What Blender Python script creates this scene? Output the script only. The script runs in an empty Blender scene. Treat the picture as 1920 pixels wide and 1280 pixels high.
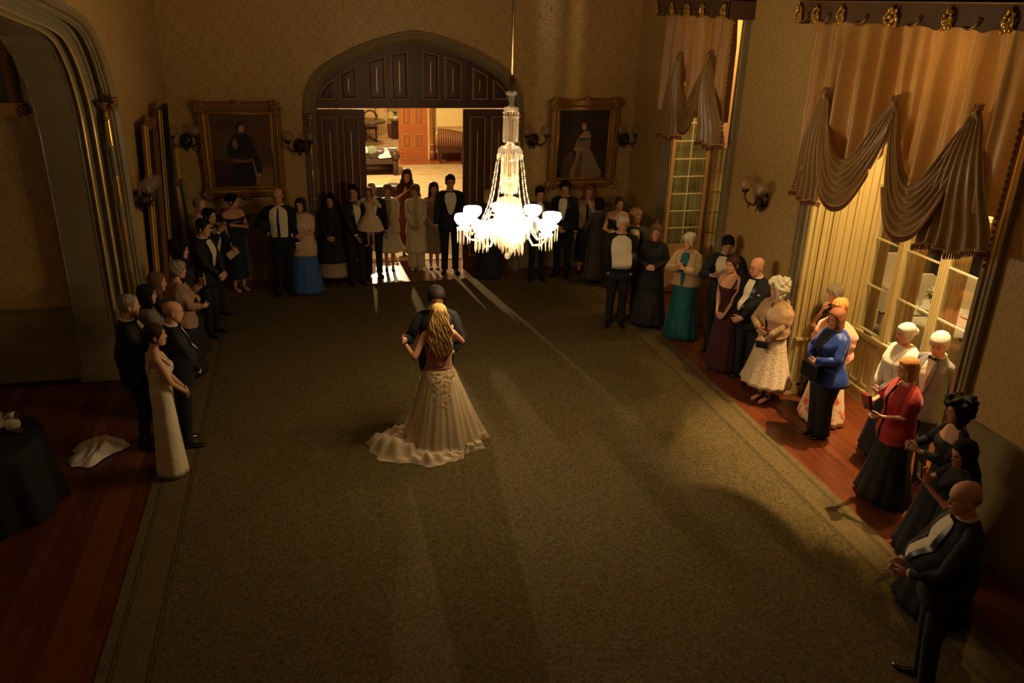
import bpy, math, random
import numpy as np
from mathutils import Vector, Matrix
R_=math.radians; PI=math.pi
random.seed(7); rng=np.random.default_rng(7)
sc=bpy.context.scene
col=sc.collection
# ------------------------------------------------------------------ camera
cd=bpy.data.cameras.new('camera'); cam=bpy.data.objects.new('camera',cd); col.objects.link(cam)
cd.sensor_width=36.0; cd.lens=1546/1920*36; cd.clip_start=.05; cd.clip_end=200
CX=(0.97152231,-0.23539274,0.0271047); CYd=(-0.06523834,-0.37570072,-0.92444195); CF=(0.22779018,0.89634771,-0.38035827)
cam.matrix_world=Matrix(((CX[0],-CYd[0],-CF[0],0),(CX[1],-CYd[1],-CF[1],0),(CX[2],-CYd[2],-CF[2],4.8),(0,0,0,1)))
sc.camera=cam
# ------------------------------------------------------------------ colour, world, exposure
sc.view_settings.view_transform='Standard'; sc.view_settings.look='None'; sc.view_settings.gamma=1; sc.view_settings.use_curve_mapping=False
sc.view_settings.exposure=0.30
w=bpy.data.worlds.new('world'); sc.world=w; w.use_nodes=True
w.node_tree.nodes['Background'].inputs[0].default_value=(.9,.55,.3,1); w.node_tree.nodes['Background'].inputs[1].default_value=.002
def lamp(kind,name,loc,power,colr,radius=.1,rot=None,**k):
    l=bpy.data.lights.new(name,kind); l.energy=power; l.color=colr
    if kind in('POINT','SPOT'): l.shadow_soft_size=radius
    for a,b in k.items(): setattr(l,a,b)
    o=bpy.data.objects.new(name,l); o.location=loc; col.objects.link(o)
    if rot is not None: o.rotation_euler=rot
    return o
WARM=(1.0,.63,.30)
def aim(o,t):
    d=Vector(t)-o.location; o.rotation_euler=d.to_track_quat('-Z','Y').to_euler()
# hall beyond the doors: its hanging lamp (above the opening, out of sight)
lamp('POINT','hall_lamp_light',(1.66,22.8,3.3),900,(1,.70,.38),.10)
a_=lamp('SPOT','hall_streak_fill',(1.66,22.6,3.4),2600,(1,.72,.40),.06,spot_size=R_(24),spot_blend=.4); aim(a_,(2.1,12.0,0))  # extra spot, added to strengthen the light streaks on the carpet
lamp('POINT','recess_fill',(-5.2,6.5,3.6),15,(1,.66,.34),.25)  # unseen fill, added to brighten the recess wall and jamb
lamp('POINT','hall_far_light',(3.2,30.0,3.4),190,(1,.70,.38),.25)
lamp('POINT','hall_side_light',(4.6,19.5,3.6),40,(1,.70,.38),.2)
# marquee beyond the windows: hanging lamps
# downlights in the heads of the two window bays, behind the curtains
lamp('POINT','bay_downlight',(6.50,7.0,4.5),200,(1,.66,.30),.07)
a_=lamp('SPOT','bay_floor_fill',(6.62,7.5,4.6),1150,(1,.66,.32),.05,spot_size=R_(48),spot_blend=.6); aim(a_,(5.78,7.2,0))  # additional spot, put in to brighten the floor strip by the bay
lamp('POINT','bay_downlight',(6.58,12.3,4.45),60,(1,.62,.26),.07)
lamp('POINT','marquee_table_light',(9.3,9.6,2.8),110,(1,.68,.34),.15)
lamp('POINT','marquee_side_light',(10.5,13.5,3.0),80,(1,.68,.34),.2)
# unseen fill lamp, added near the camera to lift the left jamb
lamp('POINT','near_side_fill',(.2,2.5,5.4),9,(1,.62,.30),.3)
# ------------------------------------------------------------------ materials
MATS={}
def mat(name,c,rough=.6,metal=0,spec=.4,emit=None,es=0,alpha=None,trans=0,sheen=0,bump=None,build=None):
    if name in MATS: return MATS[name]
    m=bpy.data.materials.new(name); m.use_nodes=True; nt=m.node_tree; b=nt.nodes['Principled BSDF']
    b.inputs['Base Color'].default_value=(*c,1); b.inputs['Roughness'].default_value=rough; b.inputs['Metallic'].default_value=metal
    b.inputs['Specular IOR Level'].default_value=spec
    if emit: b.inputs['Emission Color'].default_value=(*emit,1); b.inputs['Emission Strength'].default_value=es
    if alpha is not None: b.inputs['Alpha'].default_value=alpha
    if trans: b.inputs['Transmission Weight'].default_value=trans
    if sheen: b.inputs['Sheen Weight'].default_value=sheen; b.inputs['Sheen Roughness'].default_value=.4
    if bump:
        sc_,st=bump; t=nt.nodes.new('ShaderNodeTexCoord'); n=nt.nodes.new('ShaderNodeTexNoise'); n.inputs['Scale'].default_value=sc_; n.inputs['Detail'].default_value=4
        bp=nt.nodes.new('ShaderNodeBump'); bp.inputs['Strength'].default_value=st; bp.inputs['Distance'].default_value=.01 if sc_>25 else .03
        nt.links.new(t.outputs['Object'],n.inputs['Vector']); nt.links.new(n.outputs['Fac'],bp.inputs['Height']); nt.links.new(bp.outputs[0],b.inputs['Normal'])
    if build: build(nt,b)
    MATS[name]=m; return m
def N(nt,t,**k):
    n=nt.nodes.new(t)
    for a,b in k.items(): setattr(n,a,b)
    return n
def mathn(nt,op,a,b=None,c=None):
    n=nt.nodes.new('ShaderNodeMath'); n.operation=op
    for i,v in enumerate((a,b,c)):
        if v is None: continue
        if isinstance(v,(int,float)): n.inputs[i].default_value=v
        else: nt.links.new(v,n.inputs[i])
    return n.outputs[0]
def mixc(nt,f,a,b):
    n=nt.nodes.new('ShaderNodeMix'); n.data_type='RGBA'
    if isinstance(f,(int,float)): n.inputs[0].default_value=f
    else: nt.links.new(f,n.inputs[0])
    for i,v in((6,a),(7,b)):
        if isinstance(v,tuple): n.inputs[i].default_value=(*v,1)
        else: nt.links.new(v,n.inputs[i])
    return n.outputs[2]
def ramp(nt,f,stops):
    n=nt.nodes.new('ShaderNodeValToRGB'); r=n.color_ramp
    while len(r.elements)<len(stops): r.elements.new(.5)
    for e,(p,c) in zip(r.elements,stops): e.position=p; e.color=(*c,1) if len(c)==3 else c
    nt.links.new(f,n.inputs[0]); return n.outputs[0]
def noise(nt,vec,s,d=3,r=.5):
    n=nt.nodes.new('ShaderNodeTexNoise'); n.inputs['Scale'].default_value=s; n.inputs['Detail'].default_value=d; n.inputs['Roughness'].default_value=r
    nt.links.new(vec,n.inputs['Vector']); return n.outputs['Fac']
def geo_pos(nt):
    return N(nt,'ShaderNodeNewGeometry').outputs['Position']
def sep(nt,v):
    n=N(nt,'ShaderNodeSeparateXYZ'); nt.links.new(v,n.inputs[0]); return n.outputs
def wallpaper(axis,base,dark,W=.30,Hh=.40):
    def f(nt,b):
        p=geo_pos(nt); s=sep(nt,p); h=s[axis]; z=s[2]
        # ogee lattice: mirrored sine curves
        sn=mathn(nt,'SINE',mathn(nt,'MULTIPLY',z,2*PI/Hh)); sn=mathn(nt,'MULTIPLY',sn,.25)
        u=mathn(nt,'DIVIDE',h,W)
        def dist(sign,off):
            x=mathn(nt,'ADD',u,mathn(nt,'MULTIPLY',sn,sign)); x=mathn(nt,'ADD',x,off)
            x=mathn(nt,'FRACT',x); return mathn(nt,'ABSOLUTE',mathn(nt,'SUBTRACT',x,.5))
        d=mathn(nt,'MINIMUM',dist(1,.25),dist(-1,.75))
        line=mathn(nt,'LESS_THAN',d,.035)
        mo=noise(nt,p,22,4,.65); leaf=mathn(nt,'GREATER_THAN',mo,.53)
        c=mixc(nt,mathn(nt,'MULTIPLY',leaf,.35),base,dark)
        c=mixc(nt,mathn(nt,'MULTIPLY',line,.5),c,dark)
        big=noise(nt,p,1.2,2); c=mixc(nt,mathn(nt,'MULTIPLY',big,.25),c,tuple(x*.6 for x in base))
        nt.links.new(c,b.inputs['Base Color'])
        r=mathn(nt,'ADD',.34,mathn(nt,'MULTIPLY',leaf,.25)); nt.links.new(r,b.inputs['Roughness'])
        bp=N(nt,'ShaderNodeBump'); bp.inputs['Strength'].default_value=.25; bp.inputs['Distance'].default_value=.004
        nt.links.new(mathn(nt,'ADD',leaf,mo),bp.inputs['Height']); nt.links.new(bp.outputs[0],b.inputs['Normal'])
    return f
WPB=(.55,.367,.135); WPD=(.32,.20,.065)
m_wall_x=mat('ogee_wallpaper_back',WPB,.5,build=wallpaper(0,WPB,WPD))
m_wall_y=mat('ogee_wallpaper_side',WPB,.5,build=wallpaper(1,WPB,WPD,.17,.30))
m_dado=mat('olive_dado_paint',(.27,.205,.10),.55,bump=(60,.05))
m_stone=mat('olive_arch_paint',(.26,.21,.115),.36)
m_cream=mat('cream_joinery_paint',(.62,.54,.26),.4)
m_creamw=mat('pale_joinery_paint',(.68,.62,.38),.4)
m_gold=mat('gilding',(.80,.52,.12),.28,.9)
m_bead=mat('gilt_line',(.80,.54,.16),.35,.25)
m_goldd=mat('old_gilding',(.42,.24,.07),.42,.75,bump=(90,.4))
m_bronze=mat('dark_bronze',(.10,.06,.03),.35,.8,bump=(120,.4))
m_dark=mat('black_paint',(.012,.010,.009),.5)
m_ceiling=mat('ceiling_plaster',(.35,.28,.17),.8)
def woodf(c1,c2,axis=1,scale=(14,1.2,14)):
    def f(nt,b):
        p=geo_pos(nt); mp=N(nt,'ShaderNodeMapping'); mp.inputs['Scale'].default_value=scale; nt.links.new(p,mp.inputs[0])
        n=noise(nt,mp.outputs[0],1.0,6,.6); oi=N(nt,'ShaderNodeObjectInfo').outputs['Random']
        f_=mathn(nt,'ADD',mathn(nt,'MULTIPLY',n,.8),mathn(nt,'MULTIPLY',oi,.35))
        nt.links.new(ramp(nt,f_,[(.25,c1),(.85,c2)]),b.inputs['Base Color'])
    return f
m_board=mat('mahogany_floorboard',(.2,.05,.02),.27,spec=.42,build=woodf((.060,.013,.005),(.165,.045,.014)))
m_ddoor=mat('dark_rosewood_door',(.05,.02,.015),.38,spec=.25,build=woodf((.045,.017,.011),(.12,.046,.028),2,(25,25,1.5)))
m_odoor=mat('orange_mahogany_door',(.4,.13,.03),.35,build=woodf((.32,.09,.02),(.50,.17,.04),2,(20,20,1.5)))
def carpetf(nt,b):
    p=geo_pos(nt); s=sep(nt,p)
    v=N(nt,'ShaderNodeTexVoronoi'); v.inputs['Scale'].default_value=12; nt.links.new(p,v.inputs['Vector'])
    n1=noise(nt,p,40,4,.8); n2=noise(nt,p,11,3,.6); n3=noise(nt,p,88,2,.6)
    base=ramp(nt,n1,[(.30,(.030,.020,.008)),(.47,(.092,.070,.026)),(.60,(.135,.102,.038)),(.75,(.19,.095,.04))])
    fl=mathn(nt,'LESS_THAN',v.outputs['Distance'],.22); c=mixc(nt,mathn(nt,'MULTIPLY',fl,.55),base,mixc(nt,n2,(.20,.085,.035),(.12,.11,.045)))
    dk=mathn(nt,'GREATER_THAN',n3,.58); c=mixc(nt,mathn(nt,'MULTIPLY',dk,.45),c,(.022,.016,.008))
    # border bands: distance from the rug's edge
    ex=mathn(nt,'MINIMUM',mathn(nt,'SUBTRACT',s[0],-1.8),mathn(nt,'SUBTRACT',5.27,s[0])); e=mathn(nt,'MINIMUM',ex,mathn(nt,'SUBTRACT',14.4,s[1]))
    def band(a,bb): return mathn(nt,'MULTIPLY',mathn(nt,'GREATER_THAN',e,a),mathn(nt,'LESS_THAN',e,bb))
    ln=mathn(nt,'ADD',mathn(nt,'ADD',band(.085,.10),band(.115,.125)),mathn(nt,'ADD',band(.365,.38),band(.40,.41)))
    c=mixc(nt,mathn(nt,'MULTIPLY',band(.0,.38),.25),c,(.15,.105,.05))
    c=mixc(nt,mathn(nt,'MULTIPLY',ln,.75),c,(.028,.022,.012))
    nt.links.new(c,b.inputs['Base Color'])
    bp=N(nt,'ShaderNodeBump'); bp.inputs['Strength'].default_value=.5; bp.inputs['Distance'].default_value=.01; nt.links.new(n3,bp.inputs['Height']); nt.links.new(bp.outputs[0],b.inputs['Normal'])
m_carpet=mat('floral_green_carpet',(.1,.09,.05),.95,spec=.1,build=carpetf)
def silkf(c1,c2):
    def f(nt,b):
        p=geo_pos(nt); mp=N(nt,'ShaderNodeMapping'); mp.inputs['Scale'].default_value=(3,3,40); nt.links.new(p,mp.inputs[0])
        nt.links.new(mixc(nt,noise(nt,mp.outputs[0],1,4),c1,c2),b.inputs['Base Color'])
    return f
m_silk=mat('gold_silk',(.45,.25,.08),.42,spec=.5,sheen=.35,build=silkf((.40,.20,.06),(.54,.30,.09)))
m_silkb=mat('brown_silk_lining',(.27,.17,.07),.34,spec=.6,sheen=.3,build=silkf((.26,.145,.045),(.40,.235,.075)))
def clothf(name,cols,rough,transl):
    m=mat(name,cols[0],rough,spec=.5,sheen=.3,build=silkf(*cols)); nt=m.node_tree; b=nt.nodes['Principled BSDF']; o=nt.nodes['Material Output']
    t=N(nt,'ShaderNodeBsdfTranslucent'); t.inputs[0].default_value=(*[min(1,c*1.6) for c in cols[1]],1); mx=N(nt,'ShaderNodeMixShader'); mx.inputs[0].default_value=transl
    nt.links.new(b.outputs[0],mx.inputs[1]); nt.links.new(t.outputs[0],mx.inputs[2]); nt.links.new(mx.outputs[0],o.inputs[0]); return m
m_silk=clothf('gold_curtain_silk',((.38,.20,.055),(.50,.27,.075)),.42,.018)
m_fringe=mat('brown_red_fringe',(.20,.065,.03),.7)
m_fringeg=mat('gold_fringe',(.55,.33,.10),.6)
# ------------------------------------------------------------------ mesh helpers
def obj(name,verts,faces,m,parent=None,smooth=False,mats=None,fmat=None):
    me=bpy.data.meshes.new(name)
    me.from_pydata([tuple(map(float,v)) for v in verts],[],[tuple(map(int,f)) for f in faces])
    for mm in (mats or [m]): me.materials.append(mm)
    if fmat is not None: me.polygons.foreach_set('material_index',np.array(fmat,dtype=np.int32))
    if smooth: me.polygons.foreach_set('use_smooth',[True]*len(me.polygons))
    me.update()
    o=bpy.data.objects.new(name,me); col.objects.link(o)
    if parent is not None: o.parent=parent
    return o
def tag(o,label=None,cat=None,group=None,kind=None):
    if label: o['label']=label
    if cat: o['category']=cat
    if group: o['group']=group
    if kind: o['kind']=kind
    return o
def thing(name,label,cat,loc=(0,0,0),rz=0,group=None,rot=None):
    o=bpy.data.objects.new(name,None); col.objects.link(o); o.empty_display_size=.2; o.location=loc; o.rotation_euler=rot or (0,0,rz)
    return tag(o,label,cat,group)
def copy_tree(o,parent=None):
    c=o.copy(); col.objects.link(c); c.parent=parent
    for ch in list(o.children): copy_tree(ch,c)
    return c
class MB:
    def __init__(s): s.v=[]; s.f=[]; s.fm=[]; s.m=0
    def add(s,v,f):
        b=len(s.v); s.v.extend(v); s.f.extend([[i+b for i in q] for q in f]); s.fm.extend([s.m]*len(f)); return s
    def box(s,x0,x1,y0,y1,z0,z1,bev=0):
        v=[(x,y,z) for z in(z0,z1) for y in(y0,y1) for x in(x0,x1)]
        return s.add(v,[(0,2,3,1),(4,5,7,6),(0,1,5,4),(2,6,7,3),(0,4,6,2),(1,3,7,5)])
    def prism(s,pts,axis,a,b):
        # extrude 2-D polygon pts between a and b along axis
        n=len(pts)
        def P(p,t):
            return {0:(t,p[0],p[1]),1:(p[0],t,p[1]),2:(p[0],p[1],t)}[axis]
        v=[P(p,a) for p in pts]+[P(p,b) for p in pts]
        f=[list(range(n))[::-1],list(range(n,2*n))]+[(i,(i+1)%n,n+(i+1)%n,n+i) for i in range(n)]
        return s.add(v,f)
    def tube(s,pts,r,n=8,caps=True,flat=1.0,up=None):
        pts=[np.array(p,float) for p in pts]; k=len(pts)
        rr=[r]*k if np.isscalar(r) else list(r)
        base=len(s.v); T=[]
        for i in range(k):
            t=pts[min(i+1,k-1)]-pts[max(i-1,0)]; L=np.linalg.norm(t); T.append(t/(L if L>1e-9 else 1))
        a=np.array(up if up is not None else ((0,0,1) if abs(T[0][2])<.9 else (0,1,0)),float)
        v=[]
        for i in range(k):
            x=np.cross(T[i],a); L=np.linalg.norm(x)
            if L<1e-6: x=np.cross(T[i],np.array([1.,0,0])); L=np.linalg.norm(x)
            x/=L; y=np.cross(x,T[i]); a=y if up is None else a
            for j in range(n):
                th=2*PI*j/n; v.append(pts[i]+rr[i]*(math.cos(th)*x+flat*math.sin(th)*y))
        f=[]
        for i in range(k-1):
            for j in range(n): f.append((i*n+j,i*n+(j+1)%n,(i+1)*n+(j+1)%n,(i+1)*n+j))
        if caps: f.append(list(range(n))[::-1]); f.append([(k-1)*n+j for j in range(n)])
        return s.add(v,f)
    def cap(s,a,b,ra,rb,n=10,m=3):
        # rounded tapered capsule
        a=np.array(a,float);b=np.array(b,float);d=b-a;L=np.linalg.norm(d);d=d/L if L>1e-9 else np.array([0,0,1.])
        P=[];Rr=[]
        for i in range(m): t=PI/2*(i+.35)/m; P.append(a-d*ra*math.cos(t)); Rr.append(ra*math.sin(t))
        P.append(a);Rr.append(ra);P.append(b);Rr.append(rb)
        for i in range(m)[::-1]: t=PI/2*(i+.35)/m; P.append(b+d*rb*math.cos(t)); Rr.append(rb*math.sin(t))
        return s.tube(P,Rr,n)
    def lathe(s,prof,c=(0,0,0),n=20,axis=2,caps=False):
        v=[];k=len(prof)
        for r,z in prof:
            for j in range(n):
                th=2*PI*j/n; q=(r*math.cos(th),r*math.sin(th),z)
                if axis==0: q=(q[2],q[0],q[1])
                if axis==1: q=(q[0],q[2],q[1])
                v.append((c[0]+q[0],c[1]+q[1],c[2]+q[2]))
        f=[(i*n+j,i*n+(j+1)%n,(i+1)*n+(j+1)%n,(i+1)*n+j) for i in range(k-1) for j in range(n)]
        if caps: f.append(list(range(n))[::-1]); f.append([(k-1)*n+j for j in range(n)])
        return s.add(v,f)
    def ell(s,c,r,n=10,m=6,R=None):
        v=[];c=np.array(c,float)
        for i in range(m+1):
            ph=PI*(i+ (0.02 if i==0 else (-.02 if i==m else 0)))/m
            for j in range(n):
                th=2*PI*j/n; q=np.array([r[0]*math.sin(ph)*math.cos(th),r[1]*math.sin(ph)*math.sin(th),-r[2]*math.cos(ph)])
                if R is not None: q=R@q
                v.append(c+q)
        f=[(i*n+j,i*n+(j+1)%n,(i+1)*n+(j+1)%n,(i+1)*n+j) for i in range(m) for j in range(n)]
        f.append(list(range(n))[::-1]); f.append([m*n+j for j in range(n)])
        return s.add(v,f)
    def grid(s,P,closeu=False):
        # P array [i][j] of points
        a=len(P);b=len(P[0]); v=[p for r in P for p in r]
        jj=b if closeu else b-1
        return s.add(v,[(i*b+j,i*b+(j+1)%b,(i+1)*b+(j+1)%b,(i+1)*b+j) for i in range(a-1) for j in range(jj)])
    def sweep(s,path,prof,frame,closed=False):
        # path: list of points; prof: list of (a,b); frame(i)->(A,B) unit vectors
        rows=[]
        for i,p in enumerate(path):
            A,B=frame(i); p=np.array(p,float); rows.append([p+a*np.array(A,float)+b*np.array(B,float) for a,b in prof])
        return s.grid(rows)
    def build(s,name,m,parent=None,smooth=False,mats=None):
        return obj(name,s.v,s.f,m,parent,smooth,mats,s.fm if mats else None)
def smooth_by_angle(o,deg=35):
    me=o.data
    me.polygons.foreach_set('use_smooth',[True]*len(me.polygons))
    try: me.set_sharp_from_angle(angle=R_(deg))
    except Exception: pass
    return o
# ================================================================== SETTING
XL,XR,YB=-2.17,6.05,14.99; ZC=7.0
# sub floor
tag(MB().box(-8.5,7.02,-2.2,14.4,-.12,-.012).build('floor',mat('subfloor',(.03,.012,.008),.6)),kind='structure')
floor=bpy.data.objects['floor']
def planks(x0,x1,y0,y1,w,L,parent,z=0.0,name='floorboard',m=None,along='y'):
    x=x0;k=0
    while x<x1-.01:
        xe=min(x+w,x1); y=y0-random.random()*L*.7
        while y<y1:
            ye=min(y+L*(.8+.4*random.random()),y1)
            if ye>y0+.02:
                b=MB(); ya=max(y,y0)
                if along=='y': b.box(x+.0007,xe-.0007,ya+.0007,ye-.0007,z-.02,z)
                else: b.box(ya+.0007,ye-.0007,x+.0007,xe-.0007,z-.02,z)
                b.build(name,m or m_board,parent)
            y=ye
        x=xe
planks(5.2,6.02,2.6,14.4,.137,3.6,floor)
planks(6.02,6.98,6.1,8.88,.137,2.8,floor)
planks(6.02,6.98,11.2,13.2,.137,2.8,floor)
planks(-4.4,-1.7,2.2,10.86,.135,3.4,floor)
planks(-2.08,-1.7,10.86,14.4,.127,3.4,floor)
planks(14.38,15.25,-2.08,6.02,.145,3.0,floor,along='x')
# carpet: a big rug
c=MB(); nx,ny=2,2
c.box(-1.8,5.27,-.9,14.4,0.001,.016)
tag(c.build('carpet',m_carpet),'huge green-brown floral carpet covering the ballroom floor','carpet')
# --- back wall with pointed arch opening
def arch_pts(cx,hw,zs,za,n=14,k=.62):
    # four-centred arch from left springing to right springing
    L=[]
    for i in range(n+1):
        t=i/n
        # left half: tight haunch then flat rise
        if t<.5:
            a=PI/2*(t/.5); x=-hw+ (1-math.cos(a))*hw*.30; z=zs+math.sin(a)*(za-zs)*k
        L.append(None)
    P=[(-1,0),(-.975,.25),(-.90,.46),(-.78,.60),(-.60,.745),(-.40,.86),(-.20,.95),(0,1.0)]
    xs=np.array([p[0] for p in P]);zs_=np.array([p[1] for p in P])
    # resample smoothly (Catmull-Rom)
    out=[]
    for i in range(len(P)-1):
        p0=np.array(P[max(i-1,0)]) if i>0 else np.array([-1.0,-.25]);p1=np.array(P[i]);p2=np.array(P[i+1]);p3=np.array(P[min(i+2,len(P)-1)]) if i<len(P)-2 else np.array([.2,1.05])
        for q in range(4):
            t=q/4; out.append(.5*((2*p1)+(-p0+p2)*t+(2*p0-5*p1+4*p2-p3)*t*t+(-p0+3*p1-3*p2+p3)*t**3))
    out.append(np.array([0.,1.]))
    left=[(cx+p[0]*hw,zs+p[1]*(za-zs)) for p in out]
    right=[(2*cx-x,z) for x,z in left[::-1][1:]]
    return left+right
AC=1.95
def arch_wall(pts,x0,x1,z1,y,thick,name,m,axis=1,z0=0):
    # wall slab (plane y..y+thick) with an arched opening pts (from left springing over to right)
    b=MB(); full=[(pts[0][0],z0)]+pts+[(pts[-1][0],z0)]
    def P(x,z,t): return (x,t,z) if axis==1 else (t,x,z)
    for t in (y,y+thick):
        v=[];f=[]
        # left block, right block, strip above
        L=[(x0,z0),(x0,z1),(full[0][0],z1),(full[0][0],z0)]
        Rr=[(full[-1][0],z0),(full[-1][0],z1),(x1,z1),(x1,z0)]
        for q in (L,Rr): n=len(v); v+= [P(a,c_,t) for a,c_ in q]; f.append([n,n+1,n+2,n+3])
        for i in range(len(pts)-1):
            n=len(v); a,bb=pts[i],pts[i+1]; v+=[P(a[0],a[1],t),P(a[0],z1,t),P(bb[0],z1,t),P(bb[0],bb[1],t)]; f.append([n,n+1,n+2,n+3])
        b.add(v,f)
    n=len(full); b.add([P(a,c_,y) for a,c_ in full]+[P(a,c_,y+thick) for a,c_ in full],[(i,i+1,n+i+1,n+i) for i in range(n-1)])
    b.add([P(x0,z1,y),P(x1,z1,y),P(x1,z1,y+thick),P(x0,z1,y+thick)],[(0,1,2,3)])
    return tag(b.build(name,m),kind='structure')
AB=arch_pts(AC,1.86,2.93,4.21)
arch_wall(AB,-2.6,6.6,ZC,YB,.42,'wall_back',m_wall_x)
# dado panels, rail and baseboard on the back wall
def dado_run(name,axis,fixed,a0,a1,sgn,rail=1.22,base=.24):
    # profile extruded along a wall; sgn: direction out of the wall
    def boxr(b,u0,u1,d0,d1,z0,z1):
        lo,hi=sorted((fixed+sgn*d0,fixed+sgn*d1))
        if axis=='x': b.box(u0,u1,lo,hi,z0,z1)
        else: b.box(lo,hi,u0,u1,z0,z1)
    b=MB(); boxr(b,a0,a1,0,.012,0,rail-.02)
    tag(b.build('trim_dado',m_dado),kind='structure')
    b=MB(); boxr(b,a0,a1,.0,.035,rail-.035,rail); boxr(b,a0,a1,.0,.022,rail-.055,rail-.035); boxr(b,a0,a1,0,.05,rail,rail+.012)
    tag(b.build('trim_rail',m_stone),kind='structure')
    b=MB(); boxr(b,a0,a1,0,.035,0,base-.05); boxr(b,a0,a1,0,.028,base-.05,base-.02); boxr(b,a0,a1,0,.018,base-.02,base+.02)
    tag(b.build(name,m_dado),kind='structure')
dado_run('baseboard_back','x',YB,-2.1,.0,-1); dado_run('baseboard_back','x',YB,3.9,6.05,-1)
# moulded arch surround, back wall
def arch_trim(name,pts,zfoot,plane,axis,out,prof,m,foot=True):
    full=([(pts[0][0],zfoot)] if foot else [])+list(pts)+([(pts[-1][0],zfoot)] if foot else [])
    n=len(full); rows=[]
    for i,(h,z) in enumerate(full):
        a=np.array(full[max(i-1,0)]);b_=np.array(full[min(i+1,n-1)]); t=b_-a; t=t/np.linalg.norm(t); nrm=np.array([-t[1],t[0]]) # outward (left of travel)
        if i==0 or i==n-1: nrm=np.array([-1.,0]) if i==0 else np.array([1.,0])
        row=[]
        for w_,d in prof:
            hh=h+nrm[0]*w_; zz=z+nrm[1]*w_; yy=plane+out*d
            row.append((hh,yy,zz) if axis==1 else (yy,hh,zz))
        rows.append(row)
    b=MB(); b.grid(rows); o=b.build(name,m); smooth_by_angle(o,25); return o
prof=[(-.115,-.12),(-.115,-.02),(-.10,.0),(-.085,-.01),(-.07,.035),(-.055,.05),(-.04,.035),(-.02,.02),(0,.03),(.02,.055),(.04,.07),(.06,.06),(.075,.03),(.085,.045),(.10,.03),(.105,-.02)]
sur=tag(arch_trim('trim_arch_back',AB,0,YB,1,-1,prof,m_stone),kind='structure')
# gilt colonnettes, capitals and gold beads (parts of the surround)
for sx,xx in ((-1,AC-1.86),(1,AC+1.86)):
    b=MB(); b.tube([(xx,YB-.09,z) for z in np.linspace(.3,2.72,20)],.027,8); cl=b.build('colonnette',m_stone,sur,True)
    b=MB()
    for z in (.42,.9,1.38,1.86,2.34):
        b.lathe([(.028,-.12),(.033,-.10),(.030,-.05),(.034,0),(.030,.05),(.033,.10),(.028,.12)],(xx,YB-.09,z),8)
    b.build('gilt_sleeve',m_gold,sur,True)
    b=MB(); b.lathe([(.03,0),(.045,.01),(.045,.03),(.03,.045),(.03,.08),(.05,.11),(.07,.12),(.07,.16),(.085,.17),(.085,.20),(.0,.20)],(xx,YB-.09,2.74),8); b.build('capital',m_goldd,sur)
    b=MB(); b.lathe([(.07,0),(.07,.12),(.05,.15),(.045,.19),(.03,.2)],(xx,YB-.09,0),8); b.build('plinth',m_stone,sur)
arc2=[(x,z) for x,z in AB]
b=arch_trim('gold_bead',AB,2.94,YB,1,-1,[(.068,.032),(.078,.046),(.088,.032)],m_bead,False); b.parent=sur
# --- doors in the arch
doorg=YB+.13
def lerp_arch(pts,x):
    xs=[p[0] for p in pts]; zs=[p[1] for p in pts]; return float(np.interp(x,xs,zs))
IN=arch_pts(AC,1.76,2.95,4.12)
def door_panel(par,poly,slit=None,y=doorg,gold=True,mdoor=m_ddoor,dep=.022,inset=.0):
    # recessed panel with a gilt bead outline and a central slit; poly (x,z) clockwise
    P=np.array(poly,float); c_=P.mean(0)
    def shrink(k):
        out=[];n=len(P)
        for i in range(n):
            a,b_,d=P[i-1],P[i],P[(i+1)%n]
            t1=(b_-a)/np.linalg.norm(b_-a); t2=(d-b_)/np.linalg.norm(d-b_)
            n1=np.array([t1[1],-t1[0]]);n2=np.array([t2[1],-t2[0]])
            if np.dot(n1,c_-b_)<0:n1=-n1
            if np.dot(n2,c_-b_)<0:n2=-n2
            bis=n1+n2; bis/=np.linalg.norm(bis); out.append(b_+bis*k/max(.35,np.dot(bis,n1)))
        return out
    g0=shrink(0);g1=shrink(.018);n=len(P)
    b=MB()
    v=[(p[0],y-.006,p[1]) for p in g0]+[(p[0],y-.016,p[1]) for p in shrink(.009)]+[(p[0],y-.002,p[1]) for p in g1]
    f=[(i,(i+1)%n,n+(i+1)%n,n+i) for i in range(n)]+[(n+i,n+(i+1)%n,2*n+(i+1)%n,2*n+i) for i in range(n)]
    b.add(v,f); b.build('gilt_bead',m_bead,par)
    b=MB(); s1=g1;s2=shrink(.022);s3=shrink(.05)
    v=[(p[0],y-.002,p[1]) for p in s1]+[(p[0],y+dep,p[1]) for p in s2]+[(p[0],y+dep-.004,p[1]) for p in s3]
    f=[(i,(i+1)%n,n+(i+1)%n,n+i) for i in range(n)]+[(n+i,n+(i+1)%n,2*n+(i+1)%n,2*n+i) for i in range(n)]+[[2*n+i for i in range(n)]]
    b.add(v,f); pn=b.build('panel',mdoor,par)
    if slit:
        x,za,zb=slit; b=MB(); b.box(x-.006,x+.006,y+dep-.016,y+dep,za,zb); b.build('gilt_slit',m_bead,par)
    return pn
def frame_face(b,outer_x0,outer_x1,z0,ztop,holes,y,t=.06):
    # solid slab behind, front face tiled around holes: simple approach = slab + stiles/rails as boxes
    pass
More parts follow.
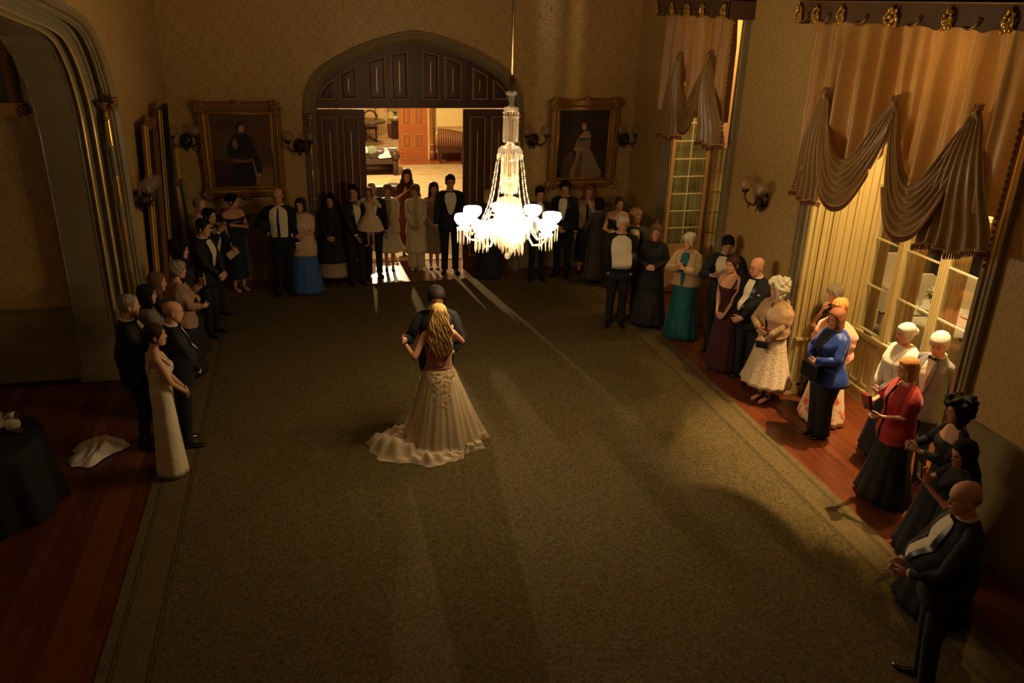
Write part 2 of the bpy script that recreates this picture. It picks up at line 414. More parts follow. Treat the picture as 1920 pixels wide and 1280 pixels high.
# overdoor (fixed upper doors) as four leaves
def overleaf(x0,x1,panels,label):
    t=thing('overdoor_leaf',label,'door panel',((x0+x1)/2,doorg,3.01),0,'dark overdoor leaves in the arch')
    t.location=(0,0,0)
    xs=np.linspace(x0,x1,13); n=len(xs)
    top=[(x,lerp_arch(IN,x)+.02) for x in xs]
    b=MB()
    # back slab
    for i in range(n-1):
        b.add([(xs[i],doorg+.03,3.01),(xs[i+1],doorg+.03,3.01),(xs[i+1],doorg+.03,top[i+1][1]),(xs[i],doorg+.03,top[i][1])],[(0,1,2,3)])
    # frame face built as strips between panels
    edges=sorted([x0,x1]+[p[0] for p in panels]+[p[1] for p in panels])
    def strip(xa,xb,zf0,zf1):
        q=np.linspace(xa,xb,5)
        for i in range(4):
            a0,a1=zf0(q[i]),zf0(q[i+1]);c0,c1=zf1(q[i]),zf1(q[i+1])
            b.add([(q[i],doorg,a0),(q[i+1],doorg,a1),(q[i+1],doorg,c1),(q[i],doorg,c0),(q[i],doorg+.03,a0),(q[i+1],doorg+.03,a1)],[(0,1,2,3),(0,4,5,1)])
    tf=lambda x: lerp_arch(IN,x)+.02
    cur=x0
    for (pa,pb,zb,zf) in panels:
        strip(cur,pa,lambda x:3.01,tf); strip(pa,pb,lambda x:3.01,lambda x:zb); strip(pa,pb,zf,tf); cur=pb
    strip(cur,x1,lambda x:3.01,tf)
    b.box(x0,x0+.012,doorg-.008,doorg+.01,3.01,tf(x0+.006)-.01); b.box(x0,x1,doorg-.012,doorg+.01,3.01,3.035)
    b.build('leaf',m_ddoor,t)
    for (pa,pb,zb,zf) in panels:
        k=5 if (pb-pa)>.2 and abs(zf(pa)-zf(pb))>.25 else 1
        q=np.linspace(pa,pb,k+1); poly=[(pa,zb)]+[(x,max(zf(x),zb+.02)) for x in q]+[(pb,zb)]
        if zf(pa)-zb<.08: poly=[(pa,zb)]+[(x,max(zf(x),zb+.02)) for x in q[1:]]+[(pb,zb)]
        if zf(pb)-zb<.08: poly=[(pa,zb)]+[(x,max(zf(x),zb+.02)) for x in q[:-1]]+[(pb,zb)]
        h=min(zf((pa+pb)/2),zf(pa)+9,zf(pb)+9)
        door_panel(t,poly,((pa+pb)/2,zb+.12,h-.14) if h-zb>.4 else None)
    return t
gz=lambda x: lerp_arch(IN,x)-.13
def gzl(x): return max(3.16,gz(x))
overleaf(.19,1.03,[(.27,.55,3.16,gzl),(.65,.93,3.16,gzl)],'dark panelled overdoor leaf with curved corner, left end of arch')
overleaf(1.03,1.95,[(1.13,1.43,3.15,gz),(1.53,1.82,3.15,gz)],'dark panelled overdoor leaf just left of the arch centre')
overleaf(1.95,2.87,[(2.08,2.37,3.15,gz),(2.47,2.77,3.15,gz)],'dark panelled overdoor leaf just right of the arch centre')
overleaf(2.87,3.71,[(2.97,3.25,3.16,gzl),(3.35,3.63,3.16,gzl)],'dark panelled overdoor leaf with curved corner, right end of arch')
def lower_leaf(x0,x1,pan,label):
    t=thing('sliding_door',label,'door',(0,0,0))
    b=MB(); y=doorg; b.box(x0,x1,y+.034,y+.06,0.005,2.985)
    cur=x0
    for pa,pb in pan: b.box(cur,pa,y,y+.03,.005,2.99); b.box(pa,pb,y,y+.03,2.86,2.99); b.box(pa,pb,y,y+.03,.005,.25); b.box(pa,pb,y,y+.03,1.0,1.12); cur=pb
    b.box(cur,x1,y,y+.03,.005,2.99); b.build('leaf',m_ddoor,t)
    for pa,pb in pan:
        door_panel(t,[(pa,1.12),(pa,2.86),(pb,2.86),(pb,1.12)],((pa+pb)/2,1.3,2.6))
        door_panel(t,[(pa,.25),(pa,1.0),(pb,1.0),(pb,.25)],((pa+pb)/2,.4,.85))
    return t
lower_leaf(.195,1.04,[(.30,.56),(.66,.93)],'tall dark door leaf with gilt beads left of the opening')
lower_leaf(2.81,3.71,[(2.93,3.22),(3.33,3.62)],'tall dark door leaf with gilt beads right of the opening')
# --- side walls ---------------------------------------------------------
# left wall: arched opening towards the recess (plane X=-2.1 stepped to -2.55)
AL=[(10.95,0),(10.93,1.0),(10.92,2.3),(10.90,3.2),(10.86,3.5),(10.74,3.8),(10.52,4.1),(10.2,4.32),(9.75,4.44),(9.2,4.53),(8.55,4.63),(7.9,4.74),(7.0,4.9)]
ctr=7.0
ALf=[(2*ctr-y,z) for y,z in AL]+[(y,z) for y,z in AL[::-1][1:]]
ALo=[(y+(.0 if z<5 else 0),z) for y,z in ALf]
def side_arch_wall(pts,x,thick,name,m,y0,y1):
    return arch_wall(pts,y0,y1,ZC,x,thick,name,m,axis=0)
ALp=[p for p in ALf if p[1]>.5 or False]
# outer opening in the wall plane is wider than the inner one: the splay carries the mouldings
def grow(pts,k):
    out=[];n=len(pts)
    for i,p in enumerate(pts):
        a=np.array(pts[max(i-1,0)]);b_=np.array(pts[min(i+1,n-1)]);t=b_-a;t/=np.linalg.norm(t);nn=np.array([-t[1],t[0]])
        if p[1]<.01: nn=np.array([-1.,0]) if i==0 else np.array([1.,0])
        out.append((p[0]+nn[0]*k,max(p[1]+nn[1]*k,0)))
    return out
def body(pts): return [p for p in pts if p[1]>.001]
# left-to-right order in Y is increasing for ALf
wl=arch_wall(body(ALf),-2.2,15.4,ZC,-3.05,.48,'wall_left',m_stone,axis=0)
cen=np.array([ctr,0])
def outward(pts,k):
    out=[];n=len(pts)
    for i,p in enumerate(pts):
        a=np.array(pts[max(i-1,0)]);b_=np.array(pts[min(i+1,n-1)]);t=b_-a;t/=np.linalg.norm(t);nn=np.array([-t[1],t[0]])
        if np.dot(nn,np.array(p)-cen-np.array([0,1.]))<0: nn=-nn
        if p[1]<.01: nn=np.array([-1. if p[0]<ctr else 1.,0])
        out.append((p[0]+nn[0]*k,p[1]+nn[1]*k if p[1]>.01 else 0))
    return out
SPL=.13
arch_wall(body(outward(ALf,SPL)),-2.2,15.4,ZC,XL-.40,.40,'wall_left',m_wall_y,axis=0)
def splay(name,prof,m,zfoot=None,sm=28):
    rows=[]
    P0=ALf
    cols=[outward(P0,a) for a,_ in prof]
    for i in range(len(P0)):
        if zfoot is not None and P0[i][1]<zfoot: continue
        rows.append([(XL+d,cols[j][i][0],max(cols[j][i][1],0.0)) for j,(a,d) in enumerate(prof)])
    b=MB(); b.grid(rows); o=b.build(name,m); smooth_by_angle(o,sm); return o
# resample AL densely for smooth mouldings
def dens(pts,k=3):
    out=[];n=len(pts)
    for i in range(n-1):
        p1=np.array(pts[i]);p2=np.array(pts[i+1]);p0=np.array(pts[i-1]) if i>0 else 2*p1-p2;p3=np.array(pts[i+2]) if i+2<n else 2*p2-p1
        if np.linalg.norm(p2-p1)>.6 and p1[1]<2.5: out.append(tuple(p1)); continue
        for q in range(k):
            t=q/k; out.append(tuple(.5*((2*p1)+(-p0+p2)*t+(2*p0-5*p1+4*p2-p3)*t*t+(-p0+3*p1-3*p2+p3)*t**3)))
    out.append(tuple(pts[-1])); return out
ALf=dens(ALf,3)
prof=[(0,-.41),(0,-.39),(-.022,-.375),(-.028,-.355),(.012,-.335),(.03,-.30),(.015,-.275),(-.012,-.262),(-.016,-.245),(.03,-.225),(.055,-.20),(.05,-.18),(.09,-.165),(.105,-.15),(.105,-.12),(.06,-.105),(.045,-.09),(.065,-.075),(.055,-.055),(.085,-.04),(.08,-.02),(.10,0),(.12,.025),(.145,.03),(.16,.02),(.165,-.005)]
tr=tag(splay('trim_arch_left',prof,m_stone),kind='structure')
for a,d in ((-.025,-.365),(-.015,-.253)):
    g=splay('gilt_fillet',[(a-.004,d-.012),(a-.014,d),(a-.004,d+.014)],m_bead,.3); g.parent=tr
g=splay('gilt_fillet',[(.078,-.030),(.072,-.02),(.088,-.008)],m_gold,3.45); g.parent=tr
# jamb panel mouldings (flat panel faces the room): raised bead lines on the intrados
rows=[]
for (dx0,dx1) in ((-.425,-.45),(-.84,-.87)):
    o=splay('panel_bead',[(-.001,dx0),(-.012,(dx0+dx1)/2),(-.001,dx1)],m_stone); o.parent=tr
b=MB(); b.box(-3.05,-2.58,10.925,10.96,.22,.235); b.build('panel_bead',m_stone,tr)
b=MB(); b.box(-3.08,-2.56,10.90,10.98,0,.14); b.box(-3.07,-2.57,10.91,10.98,.14,.17); b.build('plinth',m_dado,tr)
b=MB(); b.prism([(-2.58,10.90),(-2.30,10.86),(-2.14,10.98),(-2.14,11.14),(-2.58,11.14)],2,0,.09); b.build('plinth',m_dado,tr)
ccx,ccy=XL-.10,10.90
b=MB(); b.tube([(ccx,ccy,z) for z in np.linspace(.1,3.38,24)],.032,10); b.build('colonnette',m_stone,tr,True)
def gilt_band(z,h):
    b=MB(); rows=[]
    for i in range(9):
        t=i/8; rows.append([(ccx+.037*math.cos(a)*(1+.08*math.sin(6*a+9*t)),ccy+.037*math.sin(a)*(1+.08*math.sin(6*a+9*t)),z+h*t+.035*math.cos(a+.6)*(1 if i in(0,8) else 1)) for a in np.linspace(0,2*PI,13)])
    b.grid(rows); b.build('gilt_band',m_gold,tr,True)
for z,h in ((3.05,.30),(2.35,.34),(1.75,.36),(1.15,.34),(.5,.34)): gilt_band(z,h)
b=MB()
b.lathe([(.035,0),(.05,.01),(.05,.03),(.036,.045),(.034,.10),(.045,.12),(.06,.135),(.06,.15),(.075,.16),(.075,.175),(.095,.19),(.105,.215),(.0,.22)],(ccx,ccy,3.37),8); b.build('capital',m_goldd,tr)
b=MB()
for k in range(16):
    a=k*2.4; b.ell((ccx+.11+.05*math.cos(a)*.6,ccy-.06+.03*math.sin(a),3.57+.055*math.sin(a*1.7)),(.026,.026,.026),6,4)
b.build('carved_leaf',m_goldd,tr,True)
dado_run('baseboard_left','y',XL,11.15,14.99,1)
# recess beyond the left arch
def plain_wall(name,x0,x1,y0,y1,z0,z1,m):
    return tag(MB().box(x0,x1,y0,y1,z0,z1).build(name,m),kind='structure')
plain_wall('wall_recess_back',-7.6,-3.05,11.08,11.3,0,ZC,m_wall_x)
plain_wall('wall_recess_side',-7.8,-7.6,-2.2,11.3,0,ZC,m_wall_y)
dado_run('baseboard_recess','x',11.08,-7.6,-3.05,-1,1.0)
plain_wall('wall_front',-8.5,6.5,-2.4,-2.2,-.1,ZC,m_wall_x)
plain_wall('ceiling',-8.5,7.2,-2.4,15.4,ZC,ZC+.15,m_ceiling)
# right wall with two window bays (openings Y 6.1-8.88 and 11.2-13.2), opening head z 4.75
def wall_right():
    b=MB(); x0,x1=XR,XR+.22
    ys=[(-2.2,6.09),(8.90,11.19),(13.24,15.4)]
    for a,c in ys: b.box(x0,x1,a,c,0,ZC)
    b.box(x0,x1,6.09,8.90,4.75,ZC); b.box(x0,x1,11.19,13.24,4.75,ZC)
    return tag(b.build('wall_right',m_wall_y),kind='structure')
wall_right()
dado_run('baseboard_right','y',XR,-2.0,5.88,-1); dado_run('baseboard_right','y',XR,9.1,10.98,-1); dado_run('baseboard_right','y',XR,13.42,14.97,-1)
# architraves of both bays
def archi(name,y0,y1,zt):
    def prof_at(s): # jamb extruded vertically; s = outward direction along Y
        return [(0,-.001),(0,-.03),(.03,-.035),(.04,-.05),(.07,-.055),(.08,-.03),(.10,-.028),(.115,-.06),(.15,-.07),(.165,-.05),(.18,-.075),(.21,-.07),(.215,0)]
    par=None
    for s,y in ((1,y1),(-1,y0)):
        rows=[[(XR+d,y+s*a,z) for a,d in prof_at(s)] for z in (0,zt)]
        b=MB(); b.grid(rows); o=tag(b.build(name,m_stone),kind='structure')
        b=MB(); b.lathe([(.0,0),(.02,.0),(.035,.012),(.045,.0),(.05,.015),(.035,.03),(.0,.035)][::-1],(0,0,0),12,axis=0)
        # little round curtain boss
        q=b.build('curtain_boss',m_creamw,o,True); q.location=(XR-.085,y+s*.10,1.27)
archi('trim_window_1',11.2,13.2,4.7); archi('trim_window_2',6.1,8.88,4.7)
# ---- bay of the big window -------------------------------------------
XB=7.0
def reveal_far(name,y,m,groups,x0=XR+.0,x1=XB,zt=4.7):
    # panelled reveal facing the camera: vertical reeds and flat boards
    b=MB(); b.box(x0,x1+.05,y,y+.1,0,zt)
    o=tag(b.build(name,m),kind='structure')
    for (a,c,d) in groups:
        q=MB(); q.box(a,c,y-d,y,0.12,zt-.02); q.build('reveal_board',m,o)
    q=MB(); q.box(x0,x1,y-.03,y,0,.16); q.build('reveal_skirt',m,o)
    return o
G=[(6.11,6.16,.03),(6.175,6.20,.018),(6.215,6.28,.03),(6.30,6.335,.012),(6.35,6.375,.03),(6.39,6.405,.016)]
G+=[(6.44,6.535,.012),(6.545,6.64,.012),(6.65,6.70,.02),(6.712,6.80,.012),(6.81,6.90,.012),(6.91,6.99,.03)]
rv=reveal_far('wall_bay_far',8.88,m_cream,G)
b=MB(); b.box(XR+.03,XB,8.80,8.88,.80,.83); b.box(6.44,6.9,8.82,8.86,.62,.8); b.build('reveal_sill',m_cream,rv)
plain_wall('wall_bay_near',XR+.22,XB+.05,6.0,6.1,0,4.75,m_cream)
plain_wall('ceiling_bay',XR+.0,XB+.4,6.0,9.0,4.75,4.85,m_cream)
plain_wall('ceiling_bay',XR+.0,XB+.4,11.1,13.3,4.75,4.85,m_cream)
m_glass=mat('window_glass',(1,1,1),.02,build=None)
def glassmat(name,tint,refl=.08):
    m=bpy.data.materials.new(name); m.use_nodes=True; nt=m.node_tree; nt.nodes.clear()
    o=N(nt,'ShaderNodeOutputMaterial'); t=N(nt,'ShaderNodeBsdfTransparent'); t.inputs[0].default_value=(*tint,1)
    g=N(nt,'ShaderNodeBsdfGlossy'); g.inputs['Roughness'].default_value=.03; f=N(nt,'ShaderNodeFresnel'); f.inputs[0].default_value=1.45
    mx=N(nt,'ShaderNodeMixShader'); nt.links.new(f.outputs[0],mx.inputs[0]) if refl is None else mx.inputs[0].__setattr__('default_value',refl)
    nt.links.new(t.outputs[0],mx.inputs[1]); nt.links.new(g.outputs[0],mx.inputs[2]); nt.links.new(mx.outputs[0],o.inputs[0]); return m
m_glass=glassmat('window_glass',(.93,.95,.90),.06)
win2=thing('window_2',None,None); win2['kind']='structure'
# mullions (fluted posts), rails, panels
mull=[6.14,6.86,7.585,8.30,8.86]
def post(y,w,z0,z1,par,name='mullion'):
    b=MB(); b.box(XB-.02,XB+.06,y-w,y+w,z0,z1)
    for k in (-.6,0,.6): b.box(XB-.045,XB-.018,y+k*w-.012,y+k*w+.012,z0,z1)
    b.box(XB-.032,XB-.018,y-w,y-w+.012,z0,z1); b.box(XB-.032,XB-.018,y+w-.012,y+w,z0,z1)
    return b.build(name,m_cream,par)
for y,w_ in zip(mull,(.05,.055,.055,.055,.04)): post(y,w_,0.1,4.7,win2)
bb=MB(); bb.box(XB-.05,XB+.08,6.1,8.88,.84,.90); bb.box(XB-.07,XB+.02,6.1,8.88,.90,.925); bb.build('sill_rail',m_creamw,win2)
bb=MB(); bb.box(XB-.06,XB+.04,6.1,8.88,0,.17); bb.box(XB-.07,XB-.05,6.1,8.88,.15,.18); bb.build('skirting',m_cream,win2)
bb=MB(); bb.box(XB-.05,XB+.06,6.1,8.88,2.70,2.82); bb.box(XB-.08,XB,6.1,8.88,2.80,2.84); bb.build('transom',m_creamw,win2)
bb=MB(); bb.box(XB-.03,XB+.06,6.1,8.88,4.6,4.75); bb.build('head_rail',m_cream,win2)
for k in range(4):
    ya,yb=mull[k]+.052,mull[k+1]-.052
    if k==3: yb+=.03
    # bottom timber panels: two per light
    mid=(ya+yb)/2
    tag(MB().box(XB,XB+.04,ya,yb,.17,.84).build('panel_back',m_cream,win2))
    for a,c in ((ya+.03,mid-.025),(mid+.025,yb-.03)):
        b=MB(); b.box(XB-.02,XB,a,a+.012,.22,.80); b.box(XB-.02,XB,c-.012,c,.22,.80); b.box(XB-.02,XB,a,c,.22,.24); b.box(XB-.02,XB,a,c,.785,.80); b.build('panel_moulding',m_creamw,win2)
    b=MB(); b.box(XB-.015,XB+.01,mid-.02,mid+.02,.17,.84); b.build('panel_stile',m_cream,win2)
    for z in (1.54,2.155): MB().box(XB-.008,XB+.014,ya,yb,z-.010,z+.010).build('glazing_bar',m_creamw,win2)
    for z0,z1 in ((.925,1.53),(1.55,2.145),(2.165,2.70),(2.84,3.7),(3.7,4.6)):
        MB().box(XB+.002,XB+.005,ya,yb,z0,z1).build('pane',m_glass,win2)
    b=MB(); b.box(XB-.02,XB+.02,ya,ya+.02,.925,2.7); b.box(XB-.02,XB+.02,yb-.02,yb,.925,2.7); b.box(XB-.02,XB+.02,ya,yb,.925,.955); b.build('sash_frame',m_creamw,win2)
# window latch on the rail
b=MB(); 
for k in range(5): b.ell((XB-.06,8.50+.03*k,.94+.008*(k%2)),(.012,.016,.012),6,4)
b.tube([(XB-.06,8.48,.94),(XB-.05,8.66,.95)],.006,6); b.build('latch',m_bronze,win2,True)
# ---- bay of the small window -----------------------------------------
win1=thing('window_1',None,None); win1['kind']='structure'
rv1=tag(MB().box(XR+.0,XB+.3,13.22,13.3,0,4.75).build('wall_bay_far',m_cream),kind='structure')
plain_wall('wall_bay_near',XR+.22,XB+.05,11.1,11.2,0,4.75,m_cream)
m_osash=mat('ochre_sash_paint',(.50,.29,.11),.4)
def sash(par,x0,x1,y,z0,z1,cols,rows,fr,mfr,mbar,label=None,dy=0):
    W=x1-x0; ang=math.atan2(dy,W); 
    def P(b): 
        b.v=[(x0+(v[0]-x0),v[1]+(v[0]-x0)*dy/W,v[2]) for v in b.v]; return b
    b=MB(); b.box(x0,x0+fr,y-.025,y+.02,z0,z1); b.box(x1-fr,x1,y-.025,y+.02,z0,z1); b.box(x0,x1,y-.02,y+.02,z1-fr*.8,z1); b.box(x0,x1,y-.02,y+.02,z0,z0+fr*1.2)
    P(b).build('sash_frame',mfr,par)
    xs=np.linspace(x0+fr,x1-fr,cols+1); zs=np.linspace(z0+fr*1.2,z1-fr*.8,rows+1)
    for k in range(1,rows): P(MB().box(x0+fr,x1-fr,y-.018,y+.01,zs[k]-.009,zs[k]+.009)).build('glazing_bar',mbar,par)
    for k in range(1,cols): P(MB().box(xs[k]-.008,xs[k]+.008,y-.016,y+.01,zs[0],zs[-1])).build('glazing_bar',mbar,par)
    for i in range(cols):
        for k in range(rows): P(MB().box(xs[i]+.006,xs[i+1]-.006,y-.002,y+.001,zs[k]+.007,zs[k+1]-.007)).build('pane',m_glass,par)
sash(win1,6.03,6.74,13.12,.82,3.66,2,9,.065,m_osash,m_creamw)
b=MB(); b.box(6.03,6.74,13.09,13.14,.02,.82); b.build('sash_panel',m_osash,win1)
b=MB(); b.box(6.10,6.67,13.07,13.09,.12,.74); b.build('raised_panel',m_osash,win1)
m_dsash=mat('backlit_sash_brown',(.12,.07,.035),.45)  # dark colour stands in for the frame's backlit shade
sash(win1,6.70,7.02,12.98,.36,2.60,1,6,.045,m_dsash,m_dsash,dy=.0)
b=MB(); b.box(6.70,7.02,12.96,13.0,.0,.36); b.build('sash_panel',m_dsash,win1)
b=MB(); b.box(6.70,7.02,12.96,13.0,2.60,4.7); b.build('fixed_light',m_osash,win1)
for y,w_ in zip((11.25,11.85,12.55,13.16),(.05,.06,.06,.04)):
    b=MB(); b.box(XB,XB+.06,y-w_,y+w_,0,4.7); b.build('mullion',m_cream,win1)
b=MB(); b.box(XB,XB+.06,11.2,13.2,0,.85); b.build('panel_back',m_cream,win1)
m_glass=m_glass
for y0,y1 in ((11.30,11.79),(11.91,12.49),(12.61,13.12)):
    for z0 in (.87,1.7,2.5,3.4): MB().box(XB+.02,XB+.024,y0,y1,z0,z0+.8).build('pane',m_glass,win1)
# low open jib door under the small window
jd=thing('jib_door','low pale panelled jib door standing open below the smaller window','door',(5.84,11.5,0))
MB().box(0,.32,-.018,.018,.016,.84).build('leaf',m_dado,jd)
MB().box(.05,.27,-.028,-.018,.12,.72).build('raised_panel',m_dado,jd)
# curtain behind the small window glass
m_sheer=mat('beige_sheer_curtain',(.62,.42,.20),.7,sheen=.3)
def hang(name,P0,P1,z0,z1,folds,amp,m,label,cat,group=None,n=6):
    P0=np.array(P0);P1=np.array(P1); L=np.linalg.norm(P1-P0); d=(P1-P0)/L; nn=np.array([-d[1],d[0]])
    k=folds*n; rows=[]
    for zi,z in enumerate(np.linspace(z1,z0,7)):
        row=[]
        for i in range(k+1):
            t=i/k; o=amp*math.sin(2*PI*folds*t+.5*math.sin(3*t*7))*(0.7+.3*zi/6)
            p=P0+d*L*t+nn*o; row.append((p[0],p[1],z))
        rows.append(row)
    b=MB(); b.grid(rows); o=b.build(name,m,None,True); tag(o,label,cat,group); return o
hang('sheer_curtain',(6.75,13.16),(7.0,13.16),.3,2.7,4,.012,m_sheer,'narrow cream curtain lit behind the small backlit-dark casement','curtain')
hang('sheer_curtain',(6.12,13.19),(6.66,13.19),.8,3.6,5,.012,mat('olive_curtain',(.33,.30,.16),.8),'olive green curtain behind the smaller window grid','curtain')
for i,(ya,yb,lab) in enumerate(((8.90,9.70,'wide beige curtain outside the leftmost light of the big window'),(8.22,8.58,'beige curtain outside the light with the flower table'),(7.52,7.80,'beige curtain outside the third light of the big window'),(6.75,7.05,'beige curtain outside the nearest light of the big window'))):
    hang('outdoor_curtain',(XB+.28,ya),(XB+.28,yb),.0,4.3,4,.03,m_sheer,lab,'curtain')
# ---- marquee dining room beyond the windows ---------------------------
m_mfloor=mat('dark_marquee_floor',(.07,.055,.045),.4)
mf=tag(MB().box(7.10,17,3,19,-.1,0).build('floor_marquee',m_mfloor),kind='structure')
plain_wall('wall_marquee',16.8,17,3,19,0,5.5,mat('tent_wall',(.35,.26,.14),.8))
plain_wall('ceiling_marquee',7.3,17,3,19,5.5,5.6,mat('tent_roof',(.30,.23,.13),.8))
plain_wall('wall_marquee_end',7.3,17,19,19.2,0,5.5,mat('tent_wall',(.35,.26,.14),.8))
plain_wall('wall_marquee_near',7.3,17,2.9,3,0,5.5,mat('tent_wall',(.35,.26,.14),.8))
# ---- hall beyond the doors ---------------------------------------------
m_hfloor=mat('honey_floorboard',(.4,.15,.04),.35,build=woodf((.27,.075,.02),(.42,.14,.035),0,(1.2,14,14)))
def rugf(nt,b):
    p=geo_pos(nt); mp=N(nt,'ShaderNodeMapping'); mp.inputs['Scale'].default_value=(1.2,3.2,1); nt.links.new(p,mp.inputs[0])
    n=noise(nt,mp.outputs[0],1.6,6,.68); nt.links.new(ramp(nt,n,[(.30,(.25,.14,.05)),(.45,(.46,.33,.15)),(.55,(.52,.40,.21)),(.70,(.34,.26,.12))]),b.inputs['Base Color'])
m_rug=mat('pale_worn_rug',(.6,.45,.2),.9,build=rugf)
hf=tag(MB().box(-6,12,15.41,34,-.12,-.012).build('floor_hall',mat('subfloor',(.03,.012,.008),.6)),kind='structure')
planks(26.0,28.6,.8,6.2,.16,3.0,hf,m=m_hfloor,along='x')
planks(15.25,15.75,.1,4.0,.145,2.2,hf,m=m_board,along='x')
MB().box(-4,.8,26,32,-.03,-.001).build('floor_field',m_hfloor,hf); MB().box(-4,12,28.6,33.5,-.03,-.002).build('floor_field',m_hfloor,hf)
tag(MB().box(-4,8,15.75,25.95,.0,.012).build('hall_rug',m_rug),'large pale worn rug filling the hall floor','rug')
tag(MB().box(-4,3.4,28.6,31.3,.0,.012).build('far_rug',m_rug),'pale rug in the farther room behind the orange door','rug')
m_ywall=mat('yellow_hall_wall',(.72,.56,.23),.7); m_ydado=mat('ochre_hall_dado',(.62,.44,.16),.6)
plain_wall('wall_hall_far',3.85,12,26.9,27.1,0,5.5,m_ywall)
tag(MB().box(3.95,12,26.86,26.9,.0,1.02).build('trim_hall_dado',m_ydado),kind='structure')
for k,z in enumerate((1.02,.34,.22)): tag(MB().box(3.95,12,26.83,26.9,z,z+.045).build('trim_hall_rail',mat('gilt_rail',(.75,.48,.14),.35,.6) if k else m_ydado),kind='structure')
tag(MB().box(3.95,12,26.84,26.9,0,.22).build('baseboard_hall',mat('brown_skirting',(.16,.05,.02),.4)),kind='structure')
plain_wall('wall_hall_end',-6,12,32.0,32.2,0,5.5,m_ywall); 
tag(MB().box(-6,4.2,31.9,32,0,.42).build('baseboard_far_room',mat('brown_skirting',(.16,.05,.02),.4)),kind='structure')
for z in (.46,.62,1.0): tag(MB().box(-6,4.2,31.9,32,z,z+.04).build('trim_far_rail',MATS['gilt_rail']),kind='structure')
plain_wall('wall_hall_left',-6.2,-6,15,33,0,5.5,m_ywall); plain_wall('wall_hall_right',12,12.2,15,27,0,5.5,m_ywall)
plain_wall('ceiling_hall',-6,12,15.41,32.2,5.5,5.6,m_ceiling)
tag(MB().box(-6,-.3,15.43,15.5,0,5.5).build('wall_hall_near',m_ywall),kind='structure')
# ================================================================== CHANDELIER
def crystalm(name,c,dif,tr):
    m=bpy.data.materials.new(name); m.use_nodes=True; nt=m.node_tree; nt.nodes.clear()
    o=N(nt,'ShaderNodeOutputMaterial'); t=N(nt,'ShaderNodeBsdfTransparent'); d=N(nt,'ShaderNodeBsdfTranslucent'); d2=N(nt,'ShaderNodeBsdfDiffuse'); g=N(nt,'ShaderNodeBsdfGlossy')
    for n in (d,d2,g): n.inputs[0].default_value=(*c,1)
    t.inputs[0].default_value=(.97,.94,.88,1); g.inputs['Roughness'].default_value=.12
    def mx(f,a,b):
        n=N(nt,'ShaderNodeMixShader'); n.inputs[0].default_value=f; nt.links.new(a.outputs[0],n.inputs[1]); nt.links.new(b.outputs[0],n.inputs[2]); return n
    r=mx(tr,mx(.35,mx(.5,d,d2),g),t); nt.links.new(r.outputs[0],o.inputs[0]); return m
m_crys=crystalm('cut_crystal',(.95,.90,.82),.5,.68)
m_globe=crystalm('etched_glass',(.85,.8,.7),.5,.86)
m_opal=mat('lit_opal_glass',(1,.95,.85),.3,emit=(1,.74,.42),es=62)
m_brass=mat('brass_rod',(.16,.10,.05),.35,.85)
CHX,CHY=2.06,8.42
ch=thing('chandelier','large lit crystal chandelier with eight glowing glass bowls above the dance floor','chandelier',(CHX,CHY,2.2))
def part(b,name,m,par,sm=True): return b.build(name,m,par,sm)
Z=lambda z:z-2.2
part(MB().lathe([(.016,Z(4.08)),(.016,Z(6.98))],n=8,caps=True),'rod',m_brass,ch)
part(MB().lathe([(.0,Z(6.99)),(.10,Z(6.98)),(.09,Z(6.9)),(.03,Z(6.86)),(.0,Z(6.85))],n=14),'ceiling_rose',m_brass,ch)
part(MB().lathe([(.016,Z(4.10)),(.03,Z(4.08)),(.034,Z(4.05)),(.026,Z(3.99)),(.018,Z(3.96))],n=12),'canopy',m_brass,ch)
part(MB().lathe([(.0,Z(3.955)),(.055,Z(3.96)),(.058,Z(3.94)),(.03,Z(3.925)),(.038,Z(3.90)),(.026,Z(3.87)),(.022,Z(3.84)),(.04,Z(3.81)),(.03,Z(3.79)),(.0,Z(3.785))],n=14),'glass_vase',m_crys,ch)
def dish(z,r,name='prism_ring'):
    return part(MB().lathe([(r*.5,Z(z+.012)),(r,Z(z+.016)),(r*1.04,Z(z)),(r*.98,Z(z-.018)),(r*.5,Z(z-.006))],n=24),name,m_crys,ch)
prism_mesh={}
def prism_unit(L):
    k=round(L,3)
    if k not in prism_mesh:
        b=MB(); b.tube([(0,0,-.0),(0,0,-.012),(0,0,-.024),(0,0,-.05),(0,0,-L+.03),(0,0,-L)],[.003,.009,.003,.0062,.0072,.002],6)
        o=b.build('prism',m_crys,None); prism_mesh[k]=o.data; bpy.data.objects.remove(o)
    return prism_mesh[k]
def prisms(z,r,n,L,par,c=(0,0),ph=0,name='prism'):
    for k in range(n):
        a=2*PI*(k+ph)/n; o=bpy.data.objects.new(name,prism_unit(L)); col.objects.link(o); o.parent=par
        o.location=(c[0]+r*math.cos(a),c[1]+r*math.sin(a),z); o.rotation_euler=(0,0,a)
def beads(z,r,n,R,par,name='bead_ring'):
    b=MB()
    for k in range(n):
        a=2*PI*k/n; b.ell((r*math.cos(a),r*math.sin(a),z),(R,R,R),6,4)
    part(b,name,m_crys,par)
dish(3.79,.076); beads(Z(3.755),.078,16,.010,ch); beads(Z(3.725),.078,16,.007,ch); prisms(Z(3.72),.075,22,.24,ch); beads(Z(3.475),.072,14,.012,ch)
part(MB().lathe([(.022,Z(3.48)),(.022,Z(3.78))],n=8),'stem',m_goldd,ch)
part(MB().lathe([(.0,Z(3.462)),(.035,Z(3.46)),(.05,Z(3.445)),(.05,Z(3.43)),(.10,Z(3.415)),(.125,Z(3.385)),(.132,Z(3.35)),(.12,Z(3.34))],n=24),'crystal_dome',m_crys,ch)
